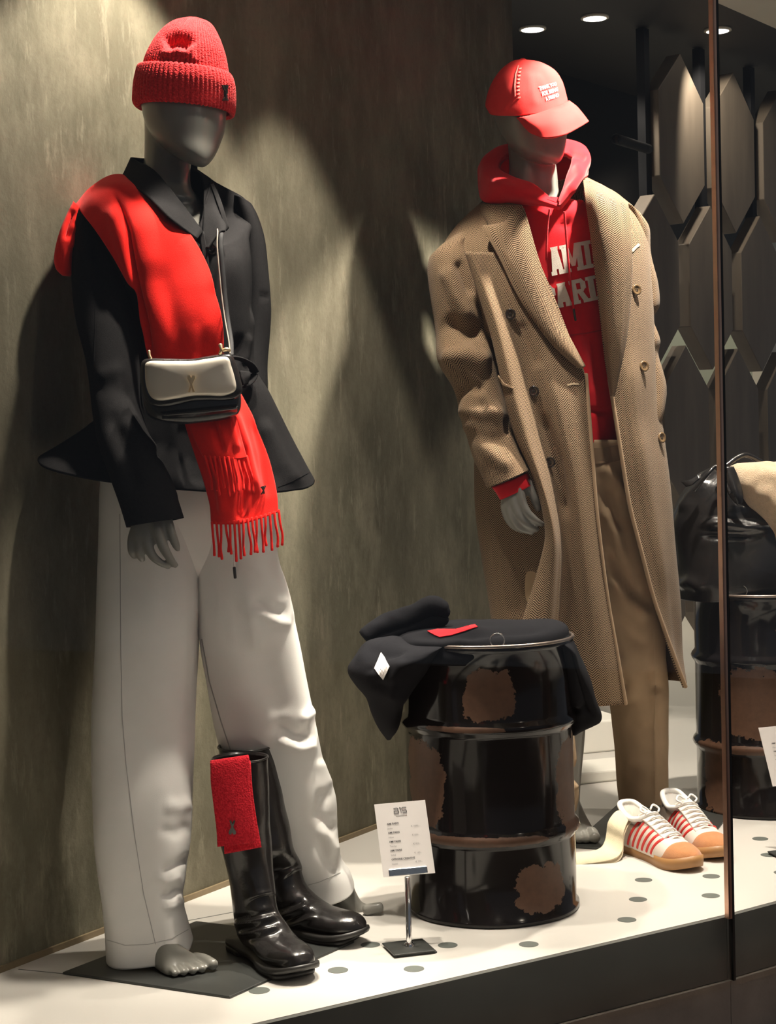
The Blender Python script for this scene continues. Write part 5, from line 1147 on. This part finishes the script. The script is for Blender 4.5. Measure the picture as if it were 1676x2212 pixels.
# ---- tweed coat
ctc = thing('coat', (float(P(1200,1520,ym)[0]), ym, float(P(1200,1520,ym)[2])), 'long brown herringbone tweed overcoat worn open over the red hoodie', 'coat')
def row(e1, m1, m2, l, bl, br, r, m3, e2):
    return [(*e1, ) , (*m1, ), (*m2, ), (*l, ), (*bl, ), (*br, ), (*r, ), (*m3, ), (*e2, )]
body_rows = [
 row((1128,445,4.19),(1100,440,4.20),(1060,438,4.25),(1040,437,4.33),(1090,410,4.42),(1240,385,4.44),(1268,388,4.36),(1262,392,4.28),(1258,392,4.24)),
 row((1135,475,4.165),(1100,475,4.17),(1040,480,4.22),(985,490,4.32),(1080,470,4.46),(1290,450,4.48),(1350,430,4.38),(1310,440,4.24),(1266,435,4.19)),
 row((1155,540,4.150),(1110,540,4.148),(1030,545,4.19),(958,545,4.31),(1080,540,4.47),(1300,530,4.49),(1392,490,4.37),(1345,520,4.22),(1276,500,4.165)),
 row((1195,640,4.140),(1130,640,4.134),(1050,645,4.165),(985,640,4.31),(1080,640,4.47),(1310,640,4.49),(1408,620,4.35),(1360,630,4.20),(1292,630,4.148)),
 row((1240,750,4.130),(1170,750,4.125),(1085,750,4.150),(1010,750,4.31),(1090,750,4.47),(1320,750,4.49),(1415,750,4.34),(1370,750,4.19),(1306,750,4.140)),
 row((1264,810,4.125),(1195,820,4.120),(1105,830,4.145),(1020,830,4.31),(1095,830,4.48),(1330,830,4.50),(1420,820,4.34),(1378,820,4.18),(1316,820,4.138)),
 row((1272,900,4.120),(1212,910,4.115),(1130,920,4.140),(1022,920,4.31),(1100,920,4.48),(1335,920,4.50),(1430,910,4.34),(1386,910,4.18),(1329,900,4.138)),
 row((1280,1000,4.115),(1228,1010,4.110),(1160,1020,4.135),(1024,1010,4.31),(1105,1010,4.49),(1345,1010,4.51),(1440,1005,4.34),(1400,1005,4.18),(1345,1000,4.140)),
 row((1286,1090,4.112),(1240,1100,4.108),(1178,1110,4.135),(1028,1100,4.30),(1110,1100,4.49),(1350,1100,4.52),(1450,1100,4.34),(1415,1100,4.19),(1361,1095,4.145)),
 row((1297,1190,4.112),(1250,1200,4.105),(1180,1210,4.130),(1040,1200,4.29),(1115,1200,4.49),(1360,1200,4.52),(1459,1195,4.34),(1430,1195,4.20),(1385,1190,4.155)),
 row((1312,1300,4.112),(1262,1310,4.102),(1178,1320,4.125),(1058,1310,4.28),(1120,1310,4.49),(1370,1310,4.52),(1466,1300,4.34),(1446,1300,4.22),(1413,1295,4.17)),
 row((1332,1410,4.112),(1278,1420,4.100),(1180,1430,4.120),(1072,1420,4.27),(1125,1420,4.49),(1375,1420,4.52),(1469,1405,4.34),(1460,1400,4.24),(1448,1395,4.19)),
 row((1351,1522,4.112),(1292,1526,4.098),(1184,1535,4.118),(1080,1530,4.26),(1130,1500,4.49),(1380,1470,4.52),(1474,1472,4.33),(1479,1482,4.25),(1481,1484,4.21)),
]
bcr = [       ([(1045,560),(1085,680),(1135,850),(1178,1000),(1210,1130),(1215,1250),(1215,1380)],15,-.018),
       ([(1120,690),(1165,800),(1215,960),(1245,1150),(1255,1330)],20,.012),
       ([(1150,860),(1185,980),(1222,1130),(1236,1330)],12,-.010),
       ([(1180,600),(1200,700),(1240,800)],10,-.006),
       ([(1255,1000),(1275,1200),(1310,1450)],18,.006),
       ([(1140,1220),(1110,1340)],24,-.018),
       ([(1385,900),(1410,1100),(1440,1300)],16,.004)]
bodyc = surf('coat_body', body_rows, HERR, ctc, 220, 200, creases=bcr, wob=[((6, 6, 4), 0.006, 1.9)], thick=0.005)
vv = [545,640,720,790,860,940,1020,1090,1160,1230,1340,1430,1522]
cb = [1003,1033,1058,1074,1089,1110,1145,1166,1176,1160,1131,1120,1115]; cr_ = [1018,1052,1078,1096,1112,1136,1163,1184,1196,1192,1180,1170,1165]
cw = [1060,1090,1118,1140,1158,1178,1200,1212,1220,1224,1222,1222,1225]; cr2 = [1110,1135,1165,1185,1205,1222,1240,1250,1258,1266,1280,1290,1300]; ce = [1157,1197,1228,1257,1270,1277,1284,1289,1296,1304,1322,1338,1352]
yr = [4.12,4.10,4.085,4.07,4.06,4.05,4.035,4.03,4.03,4.035,4.04,4.05,4.06]; yw = [4.145,4.128,4.120,4.112,4.106,4.102,4.098,4.095,4.093,4.09,4.088,4.088,4.088]; yr2 = [4.14,4.125,4.112,4.098,4.086,4.080,4.076,4.073,4.071,4.07,4.07,4.07,4.072]; ye = [4.146,4.134,4.126,4.118,4.114,4.110,4.107,4.105,4.105,4.105,4.105,4.105,4.105]
fp_rows = [[(b+10, v, r+.05), (b, v, r+.022), (m, v, r), ((m+w_)/2, v, (r+yw_)/2+.004), (w_, v, yw_), (r2, v, y2_), (e, v, e_)] for v, b, m, w_, r2, e, r, yw_, y2_, e_ in zip(vv, cb, cr_, cw, cr2, ce, yr, yw, yr2, ye)]
panel = surf('front_panel', fp_rows, HERR, ctc, 110, 180, wob=[((7, 7, 4), 0.005, 8.8)], thick=0.005, creases=[([(1120,690),(1165,800)],14,-.006),([(1165,880),(1205,1000),(1228,1130)],9,-.010)])
patch('pocket_welt', wvf([panel]), strip_quads([(1076,812),(1090,830),(1108,838)], 4), HERR, ctc, 0.003, 0.003, 5, 4.06)
scr = [([(950,690),(1010,720),(1060,710)],18,-.022),([(948,775),(1010,770),(1060,790)],20,.020),([(975,850),(1010,835),(1050,845)],15,-.020),([(985,880),(1040,895),(1090,900)],16,.012),([(1000,930),(1050,950),(1100,950)],16,-.010),([(960,570),(985,640),(1020,700)],14,.014),([(985,560),(1020,640)],10,-.012),([(1085,900),(1100,940)],8,-.012),([(1000,900),(1060,980),(1110,1020)],16,.010),([(1010,820),(1060,880),(1090,930)],12,.010)]
slc = tube('sleeve', [(990,500,1034,505,4.31,.06), (944,536,1016,530,4.297,.082), (923,568,1026,562,4.285,.090), (930,640,1044,640,4.268,.090), (940,720,1064,720,4.245,.088), (946,778,1074,780,4.205,.086), (972,832,1086,840,4.185,.082), (990,880,1098,885,4.165,.078), (1006,930,1110,930,4.140,.074), (1022,990,1130,975,4.115,.070), (1038,1026,1140,1000,4.10,.066), (1050,1054,1144,1013,4.09,.062)], HERR, ctc, 90, 150, 2.1, creases=scr, wob=[((8, 8, 8), 0.006, 7.3)], thick=0.005)
slc2 = tube('sleeve', [(1335,440,1385,465,4.37,.06), (1345,480,1401,495,4.39,.075), (1355,545,1405,550,4.40,.078), (1360,620,1417,618,4.40,.078), (1365,665,1422,660,4.39,.076), (1362,695,1412,690,4.385,.07), (1366,738,1423,736,4.375,.076), (1368,775,1419,772,4.37,.07), (1372,835,1438,835,4.36,.075), (1374,890,1436,885,4.34,.072), (1375,940,1424,930,4.32,.06)], HERR, ctc, 70, 110, 2.1, wob=[((10, 10, 10), 0.006, 2.3)], thick=0.005)
# lapels and collar
lap = 0.016
lapL = surf('lapel', [[(1131,450,4.158),(1112,455,4.150),(1090,480,4.155),(1046,490,4.165)],
   [(1140,480,4.148),(1118,486,4.135),(1085,500,4.138),(1043,495,4.152)],
   [(1158,545,4.135),(1135,550,4.118),(1105,560,4.118),(1078,556,4.130)],
   [(1183,620,4.124),(1162,630,4.106),(1138,640,4.105),(1112,626,4.116)],
   [(1210,690,4.116),(1195,700,4.098),(1175,705,4.096),(1154,692,4.108)],
   [(1238,745,4.112),(1228,752,4.096),(1216,757,4.095),(1198,748,4.104)],
   [(1263,792,4.112),(1260,794,4.104),(1256,795,4.103),(1248,793,4.106)]], HERR, ctc, 40, 70, thick=0.006, off=0)
colL = surf('collar', [[(1058,428,4.36),(1046,434,4.30),(1050,440,4.235),(1090,444,4.185),(1128,444,4.155)],
   [(1048,436,4.37),(1036,446,4.30),(1046,462,4.215),(1084,470,4.165),(1120,462,4.145)],
   [(1042,446,4.375),(1030,462,4.30),(1054,486,4.195),(1080,494,4.152),(1106,496,4.135)]], HERR, ctc, 40, 24, thick=0.006)
lapR = surf('lapel', [[(1259,390,4.235),(1285,396,4.225),(1325,415,4.235),(1352,436,4.25)],
   [(1264,425,4.175),(1290,430,4.150),(1325,438,4.160),(1356,446,4.185)],
   [(1274,490,4.150),(1300,495,4.118),(1335,495,4.120),(1361,500,4.150)],
   [(1286,570,4.135),(1310,572,4.100),(1340,572,4.100),(1364,570,4.130)],
   [(1296,650,4.127),(1315,652,4.094),(1340,652,4.094),(1360,650,4.122)],
   [(1305,730,4.124),(1320,732,4.094),(1338,732,4.094),(1352,728,4.118)],
   [(1313,800,4.124),(1321,800,4.104),(1332,800,4.104),(1338,798,4.114)],
   [(1321,855,4.126),(1323,856,4.118),(1325,856,4.118),(1326,854,4.120)]], HERR, ctc, 40, 80, thick=0.006, off=0)
surf('collar', [[(1256,384,4.43),(1260,384,4.34),(1262,386,4.24)],[(1262,380,4.43),(1275,388,4.33),(1285,398,4.215)],[(1270,384,4.43),(1310,404,4.34),(1355,438,4.235)]], HERR, ctc, 24, 16, thick=0.006)
bvC = wvf([bodyc, panel, lapL, lapR])
EDGE = mat('cut tweed edge', (0.55, 0.42, 0.28), 0.95, var=0.3, vs=300)
patch('notch_seam', bvC, strip_quads([(1315,452),(1335,446),(1350,441)], 4), EDGE, ctc, 0.001, 0.003, 5, 4.1)
patch('chest_pocket', bvC, strip_quads([(1363,545),(1372,535),(1380,528)], 5), EDGE, ctc, 0.001, 0.002, 5, 4.2)
patch('buttonhole', bvC, strip_quads([(1225,832),(1238,829),(1250,830)], 4), EDGE, ctc, 0.0008, 0.001, 5, 4.1)
for (u, v, m, tl) in ((1101,680,BUTTON,(-.3,-1,.1)), (1151,846,BUTTON,(-.3,-1,.1)), (1184,1000,BUTTON,(-.3,-1,.1)), (1371,627,HORN,(.5,-1,.1)), (1387,792,HORN,(.5,-1,.1)), (1425,946,HORN,(.8,-1,.1))):
    button(on(bvC, u, v, 0.005, 4.12), 0.0135, m, ctc, tl)
# folded front edges
rope('front_edge', [P(u, v, y) for u, v, y in [(1266,808,4.113),(1273,900,4.109),(1281,1000,4.104),(1288,1090,4.101),(1299,1190,4.101),(1314,1300,4.101),(1333,1410,4.101),(1352,1521,4.101)]], [0.0045], HERR, ctc, 8, 90)
rope('front_edge', [P(u, v, y) for u, v, y in [(1316,820,4.136),(1329,900,4.136),(1345,1000,4.138),(1361,1095,4.143),(1385,1190,4.153),(1413,1295,4.168),(1448,1395,4.188),(1481,1484,4.208)]], [0.0050], HERR, ctc, 8, 90)

# ---- red cap
cp = thing('baseball_cap', tuple(P(1140, 250, 4.30)), 'red cotton baseball cap with small white lettering on the right mannequin', 'hat')
crw = tube('crown', [(1122,132,1138,131,4.30,.010), (1100,139,1168,137,4.30,.040), (1076,160,1196,153,4.30,.070), (1060,186,1212,176,4.298,.090), (1051,212,1221,200,4.295,.100,6), (1049,230,1225,216,4.293,.104,22), (1055,243,1225,224,4.292,.104,30)], COTTON_RED, cp, 90, 60, 2.2, capA=True, thick=0.003, wob=[((20, 20, 20), 0.003, 4.0)], creases=[([(1140,150),(1150,200),(1160,235)],8,.003),([(1165,150),(1190,190)],8,-.002)])
brim = surf('brim', [[(1108,252,4.235),(1122,254,4.205),(1150,249,4.188),(1190,236,4.186),(1222,223,4.22),(1228,218,4.27)],
              [(1120,258,4.205),(1134,256,4.165),(1160,252,4.145),(1198,240,4.150),(1236,230,4.195),(1244,230,4.255)],
              [(1130,270,4.180),(1142,268,4.135),(1168,270,4.110),(1208,262,4.112),(1246,250,4.165),(1258,246,4.235)],
              [(1136,277,4.170),(1152,290,4.118),(1180,299,4.090),(1218,292,4.090),(1250,276,4.145),(1271,263,4.215)]], COTTON_RED, cp, 60, 40, thick=0.004, off=0)
put('top_button', *ball(P(1129, 131, 4.30), (0.010, 0.010, 0.006), 10), COTTON_RED, cp)
bvK = wvf([crw]); bvR_ = wvf([brim])
for k in (0.55, 0.70, 0.85):
    a_ = np.array([(1122,254),(1150,250),(1190,237),(1224,224)]); b_ = np.array([(1138,278),(1180,297),(1218,290),(1264,265)])
    patch('brim_stitch', bvR_, strip_quads(curve(a_*(1-k)+b_*k, 14), 1.2), mat('brim thread', (0.50, 0.02, 0.02), 0.9, var=0), cp, 0.0006, 0.0006, 3, 4.1)
def cap_line(s, TL, TR, BR, BL):
    V, F = text_mesh(s, 1.0, 0.03); lo, hi = V.min(0), V.max(0); TL, TR, BR, BL = map(np.array, (TL, TR, BR, BL))
    uv_ = []
    for q in V:
        a = (q[0]-lo[0])/(hi[0]-lo[0]); b = 1-(q[1]-lo[1])/(hi[1]-lo[1]); uv_.append((1-a)*(1-b)*TL+a*(1-b)*TR+a*b*BR+(1-a)*b*BL)
    W = stick(bvK, uv_, 0.0022, 4.2); put('lettering', W, F, FLOCK, cp, smooth=False)
cap_line('THANK YOU', (1163,188), (1199,178), (1201,185), (1166,197))
cap_line('FOR BEING', (1169,199), (1203,189), (1204,197), (1172,209))
cap_line('A FRIEND', (1176,211), (1205,201), (1206,209), (1179,219))
ST = mat('pale red stitching', (0.80, 0.25, 0.22), 0.9, var=0)
patch('seam_stitch', bvK, strip_quads([(1120,142),(1114,160),(1112,185),(1113,208)], 2), ST, cp, 0.001, 0.001, 4, 4.2)
for k in range(9):
    f = k/8; v = 148+f*62; u = 1124-4*math.sin(f*2.4)
    patch('seam_stitch', bvK, [[(u-2.5, v), (u+2.5, v-1), (u+2.5, v+2), (u-2.5, v+3)]], ST, cp, 0.001, 0.001, 3, 4.2)
